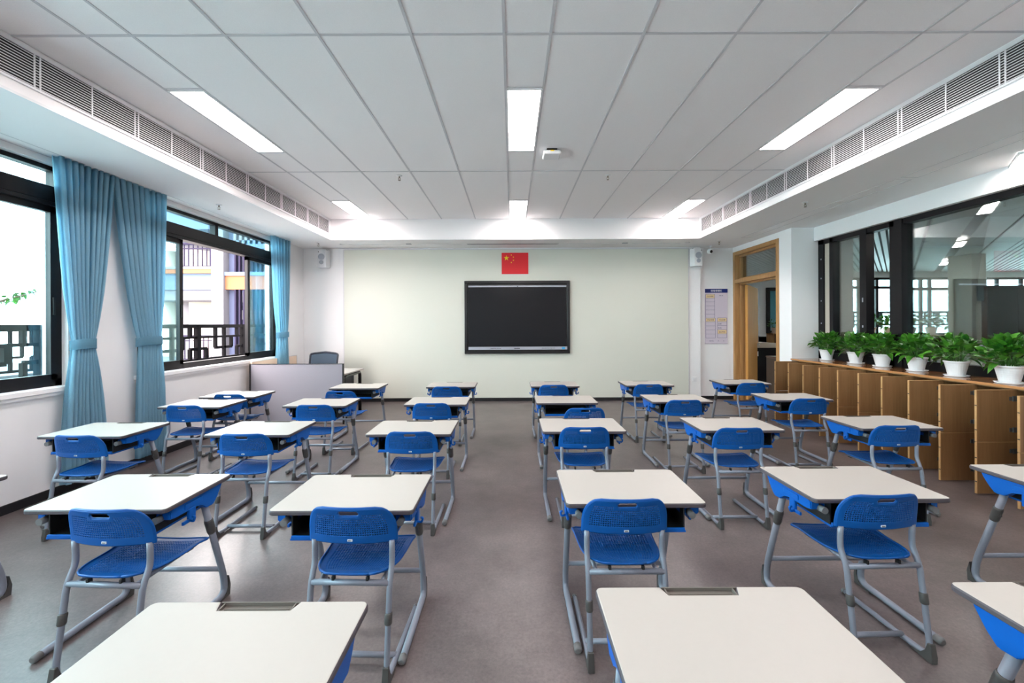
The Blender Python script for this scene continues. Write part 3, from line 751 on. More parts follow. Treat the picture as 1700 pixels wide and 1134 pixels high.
    for s in (-1, 1):
        b = bm_new(); xl = s * 0.172
        P = [(xl, -0.151, 0.577), (xl, -0.149, 0.52), (xl, -0.150, 0.475), (xl, -0.185, 0.40), (xl, -0.228, 0.075), (xl, -0.222, 0.024), (xl, -0.155, 0.018), (xl, 0.235, 0.016)]
        tube(b, P, 0.0125, 12, 0.03); lg = obj('leg', b, 'steel', t)
        b = bm_new(); a, c = Vector((xl, -0.1995, 0.290)), Vector((xl, -0.2060, 0.242)); tube(b, [a, a * .9 + c * .1, a * .1 + c * .9, c], [0.014, 0.0165, 0.0165, 0.014], 14); obj('height_collar', b, 'cap', lg)
        b = bm_new(); prism(b, [(-0.252, 0.0), (-0.236, -0.0), (-0.15, 0.003), (-0.15, 0.012), (-0.20, 0.018), (-0.222, 0.045), (-0.228, 0.085), (-0.243, 0.085), (-0.25, 0.03)], xl - 0.0135, xl + 0.0135, 'x')
        bmesh.ops.bevel(b, geom=b.edges[:], offset=0.003, segments=1, affect='EDGES'); obj('heel_cap', b, 'cap', lg)
        b = bm_new(); tube(b, [(xl, 0.228, 0.016), (xl, 0.242, 0.016), (xl, 0.247, 0.016)], [0.0135, 0.0135, 0.009], 12); obj('end_cap', b, 'capl', lg)
    b = bm_new(); cyl(b, (-0.172, -0.10, 0.028), (0.172, -0.10, 0.028), 0.012, 12); obj('floor_bar', b, 'steel', t)
    return t

desk = make_desk(); chair = make_chair()
colname = {'Z': 'beside the windows', 'A': 'second from the windows', 'B': 'left of the centre aisle', 'C': 'right of the centre aisle', 'D': 'second from the wooden cabinets', 'E': 'beside the wooden cabinets'}
rowname = {1: 'front row', 2: 'second row', 3: 'third row', 4: 'fourth row', 5: 'rearmost row'}
DESKS = {'Z1': (-3.30, 5.00), 'Z2': (-3.28, 4.42), 'Z3': (-3.25, 3.33), 'Z4': (-3.13, 2.09),
         'A1': (-2.07, 5.62), 'A2': (-2.03, 4.45), 'A3': (-2.01, 3.35), 'A4': (-1.89, 2.09),
         'B1': (-0.82, 5.70), 'B2': (-0.80, 4.50), 'B3': (-0.79, 3.35), 'B4': (-0.77, 2.07), 'B5': (-0.755, 1.02),
         'C1': (0.57, 5.72), 'C2': (0.575, 4.56), 'C3': (0.555, 3.41), 'C4': (0.57, 2.13), 'C5': (0.58, 1.08),
         'D1': (1.84, 5.75), 'D2': (1.80, 4.60), 'D3': (1.785, 3.42), 'D4': (1.74, 2.17), 'D5': (1.71, 1.10),
         'E1': (3.20, 5.85), 'E2': (3.12, 4.66), 'E3': (3.05, 3.46), 'E4': (2.97, 2.19)}
for n_, (k, (x, y)) in enumerate(DESKS.items()):
    place(desk, n_ > 0, (x, y, 0), 0, 'white-topped blue-trimmed school desk in the %s, column %s' % (rowname[int(k[1])], colname[k[0]]), 'school desks in rows')
CH = {'Z1': (-3.22, 4.69), 'Z2': (-3.23, 4.05), 'Z3': (-3.13, 2.96), 'A4': (-1.75, 1.765), 'A3': (-1.95, 2.98), 'A2': (-1.95, 4.05), 'A1': (-2.03, 4.88),
      'B4': (-0.70, 1.775), 'B3': (-0.75, 3.02), 'B2': (-0.81, 4.11), 'B1': (-0.83, 5.2), 'C4': (0.51, 1.845), 'C3': (0.55, 3.13), 'C2': (0.67, 3.84), 'C1': (0.53, 5.3),
      'D4': (1.69, 1.88), 'D3': (1.71, 3.09), 'D2': (1.76, 4.22), 'D1': (1.76, 5.32), 'E3': (2.94, 3.14), 'E2': (3.08, 4.27), 'E1': (3.13, 5.40)}
for n_, (k, (x, y)) in enumerate(CH.items()):
    rz = {'Z3': -0.05, 'C2': 0.04, 'A1': -0.04, 'E1': 0.03, 'Z1': -0.03, 'B4': -0.03, 'A4': -0.05, 'D4': 0.03}.get(k, 0.0)
    place(chair, n_ > 0, (x, y + 0.205, 0), rz, 'blue perforated chair at the %s desk, column %s' % (rowname[int(k[1])].replace(' row', '-row'), colname[k[0]]), 'blue school chairs')

# ------------------------------------------------------------------ teacher corner
t = thing('desk_partition', 'grey fabric privacy partition in front of the teacher desk', 'partition', (-3.295, 6.35, 0))
b = bm_new(); box(b, -0.70, 0.70, -0.012, 0.012, 0.03, 0.918); obj('panel', b, 'partition', t)
b = bm_new(); box(b, -0.722, -0.70, -0.018, 0.018, 0, 0.925); box(b, 0.70, 0.715, -0.018, 0.018, 0, 0.925); box(b, -0.70, 0.70, -0.018, 0.018, 0.918, 0.925); obj('frame', b, 'bezel', t)
t = thing('side_partition', 'beech-coloured privacy panel along the window wall behind the grey partition', 'partition', (-4.02, 7.05, 0))
b = bm_new(); box(b, -0.012, 0.012, -0.66, 0.66, 0.03, 0.95); obj('panel', b, 'peach', t)
b = bm_new(); box(b, -0.015, 0.015, 0.66, 0.672, 0, 0.955); box(b, -0.015, 0.015, -0.66, 0.672, 0.95, 0.957); obj('frame', b, 'tbar', t)
t = thing('teacher_desk', 'white-topped teacher desk with black tube legs behind the grey partition', 'desk', (-3.25, 6.82, 0))
b = bm_new(); box(b, -0.68, 0.66, -0.40, 0.42, 0.735, 0.76, 0, 0.004); obj('desktop', b, 'desk_top', t)
for xx in (-0.62, 0.61):
    b = bm_new(); tube(b, [(xx, -0.32, 0.0), (xx, -0.32, 0.705), (xx, 0.36, 0.705), (xx, 0.36, 0.0)], 0.028, 12, 0.07); obj('leg_frame', b, 'bezel', t)
b = bm_new(); box(b, 0.20, 0.55, -0.2, 0.25, 0.45, 0.70, 0, 0.004); obj('drawer_box', b, 'chair_black', t)
t = thing('office_chair', 'dark mesh-backed office chair behind the teacher desk', 'chair', (-3.42, 7.45, 0))
b = bm_new()
def ob(x, z): return Vector((x, 0.14 - 0.5 * x * x - 0.06 * math.sin(PI * (z - 0.52) / 0.5), z))
outer = [(-0.19, 0.54), (-0.245, 0.80), (-0.25, 0.985), (-0.20, 1.0), (0, 1.02), (0.20, 1.0), (0.25, 0.985), (0.245, 0.80), (0.19, 0.54), (0, 0.53), (-0.19, 0.54)]
tube(b, [ob(*p) for p in outer], 0.017, 10, 0.03); bf = obj('backrest', b, 'chair_black', t)
b = bm_new(); NX, NZ = 12, 10; V = []
for j in range(NZ + 1):
    z = 0.54 + 0.455 * j / NZ; hw = 0.19 + 0.05 * min(1, (z - 0.54) / 0.3)
    V.append([b.verts.new(ob((2 * i / NX - 1) * hw, z + 0.02 * (1 - (2 * i / NX - 1) ** 2) * (j / NZ))) for i in range(NX + 1)])
for j in range(NZ):
    for i in range(NX): b.faces.new((V[j][i], V[j][i + 1], V[j + 1][i + 1], V[j + 1][i])).smooth = True
bmesh.ops.solidify(b, geom=b.faces[:], thickness=0.004); obj('mesh_back', b, 'mesh', bf)
b = bm_new(); box(b, -0.24, 0.24, -0.26, 0.2, 0.42, 0.49, 0, 0.03, 4); obj('seat', b, 'chair_black', t)
b = bm_new(); cyl(b, (0, 0, 0.1), (0, 0, 0.42), 0.03); tube(b, [(0, 0.12, 0.43), (0, 0.24, 0.47), (0, 0.16, 0.62)], 0.02, 10, 0.05); obj('gas_lift', b, 'bezel', t)
for s in (-1, 1):
    b = bm_new(); tube(b, [(s * 0.22, 0.05, 0.45), (s * 0.29, 0.05, 0.50), (s * 0.29, 0.03, 0.66)], 0.015, 8, 0.04); box(b, s * 0.29 - 0.035, s * 0.29 + 0.035, -0.13, 0.12, 0.655, 0.685, 0, 0.01); obj('armrest', b, 'chair_black', t)
b = bm_new()
for k in range(5):
    a = 2 * PI * k / 5 + 0.3; tube(b, [(0, 0, 0.11), (0.28 * math.cos(a), 0.28 * math.sin(a), 0.075)], [0.028, 0.016], 8)
obj('star_base', b, 'bezel', t)
for k in range(5):
    a = 2 * PI * k / 5 + 0.3; cx_, cy_ = 0.28 * math.cos(a), 0.28 * math.sin(a); b = bm_new(); cyl(b, (cx_ - 0.02 * math.sin(a), cy_ + 0.02 * math.cos(a), 0.03), (cx_ + 0.02 * math.sin(a), cy_ - 0.02 * math.cos(a), 0.03), 0.03, 14); cyl(b, (cx_, cy_, 0.05), (cx_, cy_, 0.08), 0.008, 8); obj('castor', b, 'rubber', t)

# ------------------------------------------------------------------ cabinets along the corridor window
XC, XD, PD = 4.44, 4.08, 0.31
def make_cabinet():
    t = thing('locker_cabinet', '', 'cabinet')
    # local: x=0 front plane, y 0 hinge side (far), unit runs to -PD
    b = bm_new(); d = 0.44; z1 = ZCT - 0.0225
    box(b, 0, d, -0.015, 0, 0, z1, 0); box(b, 0, d, -PD + 0.0005, -PD + 0.0155, 0, z1, 0)
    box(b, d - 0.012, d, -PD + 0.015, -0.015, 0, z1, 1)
    for z in (0.0, 0.455, z1 - 0.016): box(b, 0.0, d - 0.012, -PD + 0.015, -0.015, z, z + 0.016, 0)
    obj('body', b, ['veneer', 'shelf_dark'], t)
    for z0, z1_, in ((0.012, 0.462), (0.468, 0.922)):
        b = bm_new(); L = XC - XD - 0.005
        box(b, -L, -0.004, -0.016, 0.0, z0, z1_, 0)
        box(b, -L - 0.006, -L, -0.0165, 0.0005, z0, z1_, 1)
        for zz in (z0 + 0.10, z1_ - 0.14): box(b, -L - 0.0075, -L - 0.005, -0.0168, -0.002, zz, zz + 0.008, 2)
        box(b, -L, -0.004, -0.0165, 0.0005, z1_ - 0.001, z1_ + 0.0005, 1)
        dr_ = obj('door', b, ['veneer', 'wood_edge', 'rubber'], t)
        for zz in (z0 + 0.08, z1_ - 0.10):
            b = bm_new(); box(b, -0.05, -0.004, -0.027, -0.016, zz, zz + 0.045, 0, 0.003); box(b, -0.075, -0.05, -0.021, -0.016, zz + 0.005, zz + 0.04, 0, 0.002); box(b, -0.01, 0.02, -0.03, -0.017, zz + 0.012, zz + 0.033, 0, 0.002); obj('hinge', b, 'cap', dr_)
    return t
cab = make_cabinet()
ordn = ['against the white pier by the door', 'second from the door pier', 'third from the door pier', 'fourth from the door pier', 'fifth from the door pier', 'sixth from the door pier', 'seventh from the door pier', 'eighth from the door pier', 'third from the right photo edge', 'second from the right photo edge', 'at the right edge of the photo']
for i in range(11):
    place(cab, i > 0, (XC, 6.452 - PD * i, 0), 0, 'brown locker cabinet, two stacked doors open, %s' % ordn[i], 'wooden locker cabinets with open doors')
b = bm_new(); box(b, 4.405, XW - 0.022, 2.6, YP - 0.001, ZCT - 0.022, ZCT, 0); box(b, 4.40, 4.405, 2.6, YP - 0.001, ZCT - 0.0225, ZCT + 0.0005, 1)
o = obj('counter_top', b, ['counter', 'counter_edge']); tag(o, 'long glossy brown counter top under the corridor window', 'counter')

# potted pothos
def leaf(b, base, dirv, L, Wd, droop, mi=0, roll=0.0):
    d = dirv.normalized(); side = d.cross(Vector((0, 0, 1)))
    if side.length < 0.1: side = Vector((1, 0, 0))
    side.normalize(); up = side.cross(d).normalized()
    R = Matrix.Rotation(roll, 3, d); side = R @ side; up = R @ up
    prof = [(0, 0.12), (0.10, 0.72), (0.28, 1.0), (0.5, 0.86), (0.72, 0.52), (0.88, 0.22), (1.0, 0.0)]
    mid, lf_, rt_ = [], [], []
    for s, w_ in prof:
        c = base + d * (L * s) - Vector((0, 0, 1)) * (droop * L * s * s)
        mid.append(b.verts.new(c))
        off = side * (Wd * 0.5 * w_); lift = up * (0.16 * Wd * w_)
        lf_.append(b.verts.new(c + off + lift - d * (L * 0.07 if s == 0.10 else 0))); rt_.append(b.verts.new(c - off + lift - d * (L * 0.07 if s == 0.10 else 0)))
    for k in range(len(prof) - 1):
        for a_ in ((mid[k], mid[k + 1], lf_[k + 1], lf_[k]), (rt_[k], rt_[k + 1], mid[k + 1], mid[k])):
            f = b.faces.new(a_); f.smooth = True; f.material_index = mi
def plant(x, y, z, s, label, seed, name='potted_plant', nleaf=150, group='pothos plants on the counter', pot='pot', spread=1.0):
    rnd = random.Random(seed)
    t = thing(name, label, 'potted plant', (x, y, z), rnd.uniform(0, 6), group)
    b = bm_new(); H = 0.142 * s
    prof = [(0.056 * s, 0.012), (0.058 * s, 0.02)]
    for k in range(7):
        u = k / 7; prof += [((0.058 + 0.024 * u) * s, 0.02 + (H - 0.03) * u), ((0.060 + 0.024 * u) * s, 0.02 + (H - 0.03) * (u + 0.06))]
    prof += [(0.088 * s, H - 0.012), (0.089 * s, H), (0.083 * s, H), (0.079 * s, H - 0.025), (0.001, H - 0.025)]
    lathe(b, [(0.001, 0.012)] + prof, seg=28, smooth=False); obj('pot', b, pot, t)
    b = bm_new(); lathe(b, [(0.001, 0), (0.075 * s, 0), (0.088 * s, 0.016), (0.083 * s, 0.017), (0.07 * s, 0.006), (0.001, 0.006)], seg=28); obj('saucer', b, pot, t)
    b = bm_new(); lathe(b, [(0.001, H - 0.022), (0.079 * s, H - 0.026), (0.001, H - 0.030)], seg=20); obj('soil', b, 'soil', t)
    b = bm_new(); b2 = bm_new()
    for k in range(nleaf):
        a = rnd.uniform(0, 2 * PI); el = rnd.random() ** 0.8
        elev = math.radians(2 + 82 * el); r0 = rnd.uniform(0.06, 0.14) * s * spread
        root = Vector((0.035 * s * math.cos(a), 0.035 * s * math.sin(a), H - 0.02))
        dirs = Vector((math.cos(a) * math.cos(elev), math.sin(a) * math.cos(elev), math.sin(elev)))
        tip = root + Vector((dirs.x * r0 * 0.98, dirs.y * r0 * 0.98, dirs.z * r0 * 1.45 + 0.03 * s))
        ax = dirs + Vector((rnd.uniform(-0.5, 0.5), rnd.uniform(-0.5, 0.5), rnd.uniform(-0.2, 0.8)))
        leaf(b, tip, ax, rnd.uniform(0.062, 0.098) * s, rnd.uniform(0.044, 0.066) * s, rnd.uniform(0.1, 0.6), roll=rnd.uniform(-0.6, 0.6))
        if k % 2 == 0: tube(b2, [root, (root + tip) / 2 + Vector((0, 0, 0.012)), tip], 0.0018, 5)
    for k in range(4 if nleaf > 60 else 2):      # leaves spilling over the rim
        a = rnd.uniform(0, 2 * PI); base = Vector((0.10 * s * math.cos(a), 0.10 * s * math.sin(a), H + 0.015 * s))
        leaf(b, base, Vector((math.cos(a), math.sin(a), -0.35)), 0.085 * s, 0.06 * s, 0.6)
    obj('foliage', b, 'leaf', t); obj('stems', b2, 'stem', t)
    return t
PL = [(4.74, 6.25, 0.98), (4.72, 5.70, 1.0), (4.71, 5.28, 1.0), (4.68, 4.80, 1.0), (4.62, 4.315, 1.0), (4.555, 3.80, 1.02)]
pn = ['small green pothos in a white pot against the pier, farthest on the counter', 'green pothos in a white pot, second from the pier on the counter', 'green pothos in a white pot, third from the pier on the counter', 'green pothos in a white pot, fourth from the pier on the counter', 'bushy green pothos in a white pot, second nearest on the counter', 'bushy green pothos in a white pot at the right edge, nearest on the counter']
for i, (x, y, s) in enumerate(PL): plant(x, y, ZCT, s * 1.14, pn[i], 20 + i)

# ------------------------------------------------------------------ adjoining lobby
ZL = 3.0; YL = 12.2
b = bm_new(); box(b, 4.6, 16, YR, 14.4, ZL + 0.1, ZL + 0.2); struct('ceiling_lobby', b, 'slat_w')
# slatted ceiling: long panels running diagonally
di = Vector((0.9295, 1, 0)).normalized()
def diag_strip(b, v0, v1, z0, z1, mi, ya=-2.3, yb=YL, xmin=4.95):
    # strip of constant v = X - .9295 Y
    def pt(v, y): return (v + 0.9295 * y, y)
    y_lo = max(ya, (xmin - v0) / 0.9295); 
    if y_lo >= yb: return
    xm = 15.9; y_hi = min(yb, (xm - v1) / 0.9295)
    if y_hi <= y_lo: return
    prism(b, [pt(v0, y_lo), pt(v1, y_lo), pt(v1, y_hi), pt(v0, y_hi)], z0, z1, 'z', mi)
b = bm_new(); gb = bm_new()
vs = []
v = -6.0
while v < -0.15: vs.append((v, v + 0.088)); v += 0.13
for a, c in ((-0.12, 0.44), (0.50, 1.07), (1.27, 1.74), (1.80, 2.25)): vs.append((a, c))
v = 2.28
while v < 7: vs.append((v, v + 0.088)); v += 0.13
for a, c in vs: diag_strip(b, a, c, ZL, ZL + 0.02, 0)
struct('trim_8', b, 'slat_w')
b = bm_new(); box(b, 5.06, 15.95, YR, YL, ZL + 0.06, ZL + 0.09); struct('trim_9', b, 'slat_d')
# lobby lamps in the black band
k = 0
for yc in (3.9, 5.36, 7.9, 10.45):
    x = 1.17 + 0.9295 * yc
    t = thing('lobby_light', 'glowing lobby ceiling light in the dark band beyond the glass, %s' % ('out of frame', 'nearest one', 'middle one', 'farthest one')[k], 'ceiling light', (x, yc, ZL), -math.atan2(0.9295, 1), 'lobby ceiling lights beyond the glass')
    L_ = 0.40; b = bm_new(); frame_ = None
    for c in ((-0.075, -0.06, -L_, L_), (0.06, 0.075, -L_, L_), (-0.06, 0.06, -L_, -L_ + .015), (-0.06, 0.06, L_ - .015, L_)): box(b, c[0], c[1], c[2], c[3], -0.008, 0.018)
    obj('frame', b, 'lamprim', t); b = bm_new(); box(b, -0.06, 0.06, -L_ + .015, L_ - .015, -0.004, 0.018); obj('diffuser', b, 'lamp_lobby', t); k += 1
# far lobby wall with windows
def XAt(px, Y): return (px - 850) / 688.6 * Y
wall('wall_lobby', [(4.6, 16, YL, YL + 0.2, 2.84, ZL + 0.2), (4.6, 16, YL, YL + 0.2, 0, 1.12), (4.6, XAt(1300, YL), YL, YL + 0.2, 0, ZL)] +
    [(XAt(a, YL), XAt(c, YL), YL - 0.02, YL + 0.2, 0, ZL) for a, c in ((1490, 1503), (1614, 1637))], 'wall')
b = bm_new()
def fwin(a, c, mulls, zt=2.55):
    xa, xc = XAt(a, YL), XAt(c, YL)
    box(b, xa, xc, YL + 0.05, YL + 0.11, 2.77, 2.84); box(b, xa, xc, YL + 0.05, YL + 0.11, 1.12, 1.20)
    box(b, xa, xc, YL + 0.05, YL + 0.11, zt - 0.04, zt + 0.04)
    for m in [a, c] + list(mulls): box(b, XAt(m, YL) - 0.04, XAt(m, YL) + 0.04, YL + 0.05, YL + 0.11, 1.12, 2.84)
fwin(1300, 1490, (1340, 1380, 1428, 1459)); fwin(1503, 1614, (1532, 1547, 1600), 2.50); fwin(1637, 1900, (1660, 1700, 1760, 1830))
struct('window_4', b, 'frame')
b = bm_new(); box(b, XAt(1300, YL), 15.9, YL + 0.075, YL + 0.083, 1.15, 2.82); gp = struct('glass_pane', b, 'glass_l', bpy.data.objects['window_4'])
# side wall closing the lobby to the right, wall between lobby and classroom front
b = bm_new(); box(b, 15.9, 16, YR, YL, 0, ZL + 0.2); struct('wall_lobby_side', b, 'bleach')
b = bm_new(); box(b, XR + 0.15, XR + 0.5, YN + 0.95, YL, 0, ZL + 0.2); struct('wall_lobby_left', b, 'wall')
# columns
b = bm_new(); cy = 6.95
box(b, XAt(1387, cy) , XAt(1416, cy), cy, cy + 0.5, 0, ZL + 0.02); struct('trim_10', b, 'bleach')
b = bm_new(); cy = 9.0
box(b, XAt(1613, cy), XAt(1637, cy), cy, cy + 0.5, 0, ZL + 0.02); struct('trim_11', b, 'bleach')
t = thing('projecting_sign', 'small dark sign box projecting from the lobby column beyond the glass', 'sign', (XAt(1630, 8.97), 8.97, 1.98))
b = bm_new(); box(b, -0.12, 0.10, -0.02, 0.0, 0, 0.32, 0, 0.004); obj('panel', b, 'cap', t); b = bm_new(); frame_rect(b, -0.125, 0.105, -0.004, 0.324, -0.024, -0.0, 0.012); obj('frame', b, 'frame', t)
t = thing('lobby_cupboard', 'tall dark cupboard in the lobby beyond the glass at the right edge', 'cupboard', (XAt(1638, 8.9), 8.9, 0))
b = bm_new(); box(b, 0, 1.3, 0, 0.5, 0, 2.28); obj('body', b, 'wood_dark', t)
for s in (0.005, 0.655):
    b = bm_new(); box(b, s, s + 0.64, -0.02, 0, 0.05, 2.26, 0, 0.003); dd = obj('door', b, 'shelf_dark', t)
    b = bm_new(); box(b, s + (0.58 if s < 0.1 else 0.04), s + (0.595 if s < 0.1 else 0.055), -0.04, -0.02, 1.0, 1.2); obj('handle', b, 'silver', dd)
# low lobby shelving with plants in front of the far window
t = thing('lobby_shelf', 'long low brown shelf under the far lobby windows', 'shelf', (XAt(1440, 11.8), 11.8, 0))
Wsh = XAt(1614, 11.8) - XAt(1440, 11.8)
b = bm_new(); box(b, 0, Wsh, 0, 0.35, 0, 1.12); obj('body', b, 'wood_dark', t)
b = bm_new(); box(b, -0.01, Wsh + 0.01, -0.02, 0.36, 1.12, 1.145); obj('worktop', b, 'wood', t)
for i, px in enumerate((1452, 1483, 1519, 1554, 1592)):
    plant(XAt(px, 11.8), 11.95, 1.145, 1.6, 'small potted plant on the far lobby shelf, %s from the left' % ('first', 'second', 'third', 'fourth', 'fifth')[i], 60 + i, nleaf=32, group='plants on the far lobby shelf', pot='terracotta')
# through the door: black counter, shelf unit
t = thing('lobby_counter', 'black counter with pale top seen through the open door', 'counter', (5.35, 9.0, 0))
b = bm_new(); box(b, -0.10, 0.42, 0, 0.9, 0, 0.98); obj('body', b, 'bezel', t); b = bm_new(); box(b, -0.13, 0.36, -0.03, 0.93, 0.98, 1.08); obj('top', b, 'bleach', t)
b = bm_new(); box(b, -0.06, -0.01, -0.004, 0, 0.80, 0.90); obj('note', b, 'paper', t)
t = thing('bookcase', 'dark wooden shelf unit seen through the open door', 'shelf', (XAt(1272, 10.8), 10.8, 0))
b = bm_new(); box(b, 0, 0.02, -0.3, 0, 0, 1.25); box(b, 0.9, 0.92, -0.3, 0, 0, 1.25); box(b, 0, 0.92, -0.01, 0, 0, 1.25, 1)
for z in (0.0, 0.42, 0.83, 1.23): box(b, 0, 0.92, -0.3, 0, z, z + 0.02)
obj('carcass', b, ['wood', 'wood_dark'], t)
plant(XAt(1286, 10.65), 10.65, 1.25, 1.0, 'small potted plant on the shelf unit seen through the door', 77, nleaf=30, group=None, pot='terracotta')
# wooden end panel near door (dark grey box beside first cabinet)
t = thing('waste_bin', 'dark grey bin box standing in the doorway beside the first cabinet', 'bin', (4.72, 7.3, 0))
b = bm_new(); box(b, -0.16, 0.14, -0.15, 0.15, 0, 0.90, 0, 0.01); obj('body', b, 'shelf_dark', t); b = bm_new(); box(b, -0.165, 0.145, -0.155, 0.155, 0.90, 0.93, 0, 0.006); obj('lid', b, 'wood_dark', t)
# window seen through the door
b = bm_new(); x0_, x1_ = XAt(1275, 12.1), XAt(1305, 12.1)
frame_rect(b, x0_, x1_, 1.2, 2.55, YL - 0.06, YL, 0.09); w5 = struct('window_5', b, 'frame')
b = bm_new(); box(b, x0_ + 0.05, x1_ - 0.05, YL - 0.035, YL - 0.027, 1.25, 2.5); struct('glass_pane', b, 'glass_l', w5)

# ------------------------------------------------------------------ outdoors
YE = 15.0
M['paving'] = mat('courtyard_paving', (190, 188, 184), 0.8, noise=0.1)
def lattice(label, origin, along, length, z0, z1, unit=1.05, group='lattice railings', th=0.056, matn='rail'):
    """railing of upright posts, rails and a fretwork of short bars"""
    t = thing('lattice_railing', label, 'railing', origin, math.atan2(along[1], along[0]), group)
    H = z1 - z0; n = max(1, round(length / unit)); u = length / n
    b = bm_new()
    box(b, 0, length, -th / 2, th / 2, H - th, H); obj('top_rail', b, matn, t)
    b = bm_new(); box(b, 0, length, -th / 2, th / 2, 0, th * 0.8); obj('bottom_rail', b, matn, t)
    b = bm_new(); box(b, 0, length, -th * 0.35, th * 0.35, H * 0.62, H * 0.62 + th * 0.6); obj('middle_rail', b, matn, t)
    for k in range(n + 1):
        b = bm_new(); box(b, k * u - th * 0.6, k * u + th * 0.6, -th * 0.6, th * 0.6, -0.06, H); obj('post', b, matn, t)
    w_ = th * 0.75
    for k in range(n):
        b = bm_new()
        def V_(f, a, c): box(b, (k + f) * u - w_ / 2, (k + f) * u + w_ / 2, -w_ / 2, w_ / 2, a * H, c * H)
        def H_(f, a, c): box(b, (k + a) * u, (k + c) * u, -w_ / 2, w_ / 2, f * H - w_ / 2, f * H + w_ / 2)
        V_(0.36, 0.34, 1); V_(0.55, 0, 1); H_(0.34, 0.36, 0.72); V_(0.72, 0.34, 0.62); obj('fretwork', b, matn, t)
        b = bm_new(); V_(0.17, 0, 0.34); H_(0.34, 0, 0.17); obj('fretwork', b, matn, t)
        b = bm_new(); V_(0.86, 0.62, 1); obj('fretwork', b, matn, t)
        b = bm_new(); V_(0.86, 0, 0.34); H_(0.34, 0.86, 1); obj('fretwork', b, matn, t)
    return t
lattice('dark lattice railing directly outside the two windows', (-4.78, 0.0, 0.97), (0, 1), 8.4, 0.97, 1.535)
b = bm_new(); box(b, -4.95, -4.35, YR, 9.0, 0.80, 0.93); struct('trim_12', b, 'ext_blue')
b = bm_new(); box(b, -60, 16, -40, 80, -4.3, -4.0); struct('ground', b, 'paving')  # unseen courtyard ground, put in to block sky light from below
b = bm_new(); box(b, -4.6, -4.35, YB + 0.25, YE + 1, -4, 9); box(b, -4.6, 5, YR - 3, YE + 1, ZC + 0.4, 9); struct('wall_outer_shade', b, 'ext_white')  # unseen outer wall and upper storeys, added to shade the courtyard facade
# facade fin beside window 1
b = bm_new(); box(b, -5.72, -5.5, 5.08, 5.6, -4, 5.5); struct('trim_13', b, 'ext_blue')
# opposite wing of the school
YE = 15.0
def EX(px): return (px - 850) / 688.6 * YE
def EZ(py): return 1.5218 + (539.5 - py) / 688.6 * YE
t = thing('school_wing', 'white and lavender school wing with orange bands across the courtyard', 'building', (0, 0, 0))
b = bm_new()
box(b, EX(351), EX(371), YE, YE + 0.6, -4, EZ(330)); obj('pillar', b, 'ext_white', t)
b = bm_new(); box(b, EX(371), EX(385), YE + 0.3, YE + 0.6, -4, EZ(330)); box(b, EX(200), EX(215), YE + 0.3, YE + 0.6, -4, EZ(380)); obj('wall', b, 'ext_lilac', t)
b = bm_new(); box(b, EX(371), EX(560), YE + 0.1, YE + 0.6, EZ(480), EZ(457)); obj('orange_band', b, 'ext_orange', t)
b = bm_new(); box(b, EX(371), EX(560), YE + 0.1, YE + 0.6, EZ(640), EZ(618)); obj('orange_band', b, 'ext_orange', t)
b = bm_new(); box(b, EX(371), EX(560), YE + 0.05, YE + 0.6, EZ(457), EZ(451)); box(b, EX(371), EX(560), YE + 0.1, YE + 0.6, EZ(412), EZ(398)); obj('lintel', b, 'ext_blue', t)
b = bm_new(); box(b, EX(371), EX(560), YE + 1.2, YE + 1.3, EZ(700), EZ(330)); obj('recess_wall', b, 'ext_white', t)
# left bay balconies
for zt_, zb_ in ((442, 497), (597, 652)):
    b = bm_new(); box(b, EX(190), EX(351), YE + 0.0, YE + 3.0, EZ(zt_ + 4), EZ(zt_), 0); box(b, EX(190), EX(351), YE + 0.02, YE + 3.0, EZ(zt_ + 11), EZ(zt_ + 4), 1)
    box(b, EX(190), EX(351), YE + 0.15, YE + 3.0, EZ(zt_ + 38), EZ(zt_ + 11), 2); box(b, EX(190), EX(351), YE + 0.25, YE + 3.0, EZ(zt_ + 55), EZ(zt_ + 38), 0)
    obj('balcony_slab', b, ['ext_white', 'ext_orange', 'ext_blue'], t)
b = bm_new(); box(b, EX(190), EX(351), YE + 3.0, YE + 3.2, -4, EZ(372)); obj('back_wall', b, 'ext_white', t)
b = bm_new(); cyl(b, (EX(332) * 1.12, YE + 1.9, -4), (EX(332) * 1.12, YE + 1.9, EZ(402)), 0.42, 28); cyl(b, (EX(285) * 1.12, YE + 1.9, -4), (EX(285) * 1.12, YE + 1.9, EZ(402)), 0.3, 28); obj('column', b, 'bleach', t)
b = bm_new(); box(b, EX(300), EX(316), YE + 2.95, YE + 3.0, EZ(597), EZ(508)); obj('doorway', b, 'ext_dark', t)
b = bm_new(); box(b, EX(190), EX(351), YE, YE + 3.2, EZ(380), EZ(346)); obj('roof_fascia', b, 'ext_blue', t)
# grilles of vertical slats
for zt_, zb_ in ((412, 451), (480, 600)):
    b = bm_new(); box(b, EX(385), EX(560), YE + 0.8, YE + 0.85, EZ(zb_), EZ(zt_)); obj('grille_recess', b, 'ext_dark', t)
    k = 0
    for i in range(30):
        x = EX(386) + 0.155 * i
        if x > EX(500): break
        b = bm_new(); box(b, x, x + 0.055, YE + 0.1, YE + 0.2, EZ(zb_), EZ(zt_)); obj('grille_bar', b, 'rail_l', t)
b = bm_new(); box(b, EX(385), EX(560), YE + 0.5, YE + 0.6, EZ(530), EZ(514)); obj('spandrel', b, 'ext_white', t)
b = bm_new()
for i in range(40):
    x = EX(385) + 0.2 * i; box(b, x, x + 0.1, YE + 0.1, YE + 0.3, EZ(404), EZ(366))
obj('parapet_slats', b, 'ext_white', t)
b = bm_new(); box(b, EX(385), EX(560), YE + 0.35, YE + 0.45, EZ(404), EZ(360)); obj('parapet', b, 'ext_blue', t)
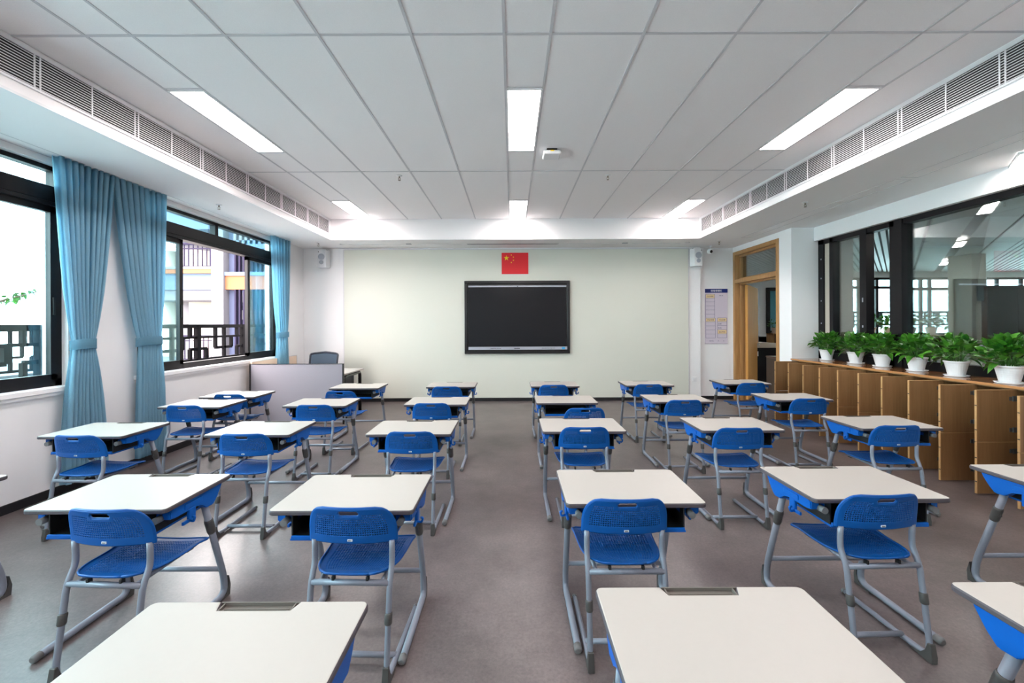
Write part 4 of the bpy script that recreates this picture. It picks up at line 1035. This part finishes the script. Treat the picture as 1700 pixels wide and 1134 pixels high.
# simple upright-bar railings on its balconies
def bar_railing(label, x0, x1, y, z0, z1):
    t = thing('balcony_railing', label, 'railing', (x0, y, z0), 0, 'upright-bar balcony railings across the courtyard')
    H = z1 - z0; L = x1 - x0
    b = bm_new(); box(b, 0, L, -0.03, 0.03, H - 0.06, H); obj('top_rail', b, 'rail_l', t)
    b = bm_new(); box(b, 0, L, -0.02, 0.02, 0.0, 0.04); obj('bottom_rail', b, 'rail_l', t)
    b = bm_new(); box(b, 0, L, -0.015, 0.015, H - 0.22, H - 0.19); obj('middle_rail', b, 'rail_l', t)
    n = int(L / 0.16)
    for k in range(n + 1):
        b = bm_new(); r = 0.04 if k in (0, n) else 0.014; box(b, L * k / n - r, L * k / n + r, -r, r, 0, H); obj('baluster', b, 'rail_l', t)
bar_railing('lilac upright-bar railing on the upper balcony across the courtyard', EX(295), EX(348), YE + 0.1, EZ(442), EZ(402))
bar_railing('lilac upright-bar railing on the lower balcony across the courtyard', EX(295), EX(350), YE + 0.1, EZ(597), EZ(556))
# distant balcony railing seen low through the nearest window
lattice('pale distant lattice railing beyond the nearest window', (-12.5, 2.0, 0.35), (0, 1), 9.0, 0.35, 1.46, 1.5, th=0.08)
b = bm_new(); box(b, -20, -12.6, 0, 14, -0.2, 0.28); struct('trim_14', b, 'ext_white')
# outdoors beyond the lobby
lattice('dark lattice railing outside the far lobby windows', (8.0, 13.0, 1.42), (1, 0), 8.0, 1.36, 1.80, 0.9, th=0.06)
b = bm_new(); N = 40; lo = []; hi = []
for k in range(N + 1):
    x = 40 + 90 * k / N; z = 4.2 + 4.2 * math.exp(-((x - 78) / 13) ** 2) + 2.4 * math.exp(-((x - 110) / 18) ** 2) + 0.5 * math.sin(k * 1.3)
    lo.append((x, z))
poly = [(130, -3), (40, -3)] + lo
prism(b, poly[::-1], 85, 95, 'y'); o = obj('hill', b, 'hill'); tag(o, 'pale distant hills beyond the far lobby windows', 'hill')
# tree whose branch tip shows in the nearest window
t = thing('tree', 'leafy green branch tip at the left edge of the nearest window', 'tree', (-11.6, 7.6, -3))
b = bm_new(); tube(b, [(0, 0, 0), (0.1, 0, 3), (0.0, 0.1, 6.0)], [0.16, 0.12, 0.04], 10); tube(b, [(0.05, 0, 4), (0.9, 0.7, 4.9), (1.6, 1.15, 5.25)], [0.05, 0.03, 0.008], 8); obj('trunk', b, 'wood_dark', t)
rnd = random.Random(4); b = bm_new()
for k in range(420):
    c = Vector((rnd.gauss(0, 0.55), rnd.gauss(0, 0.55), 5.4 + rnd.gauss(0, 0.6))) if k > 60 else Vector((0.9 + 0.65 * k / 60, 0.7 + 0.42 * k / 60, 4.9 + 0.35 * k / 60)) + Vector((rnd.gauss(0, .1),) * 3)
    leaf(b, c, Vector((rnd.gauss(0, 1), rnd.gauss(0, 1), rnd.gauss(-0.2, 0.5))), 0.13, 0.07, 0.3)
obj('foliage', b, 'leaf', t)
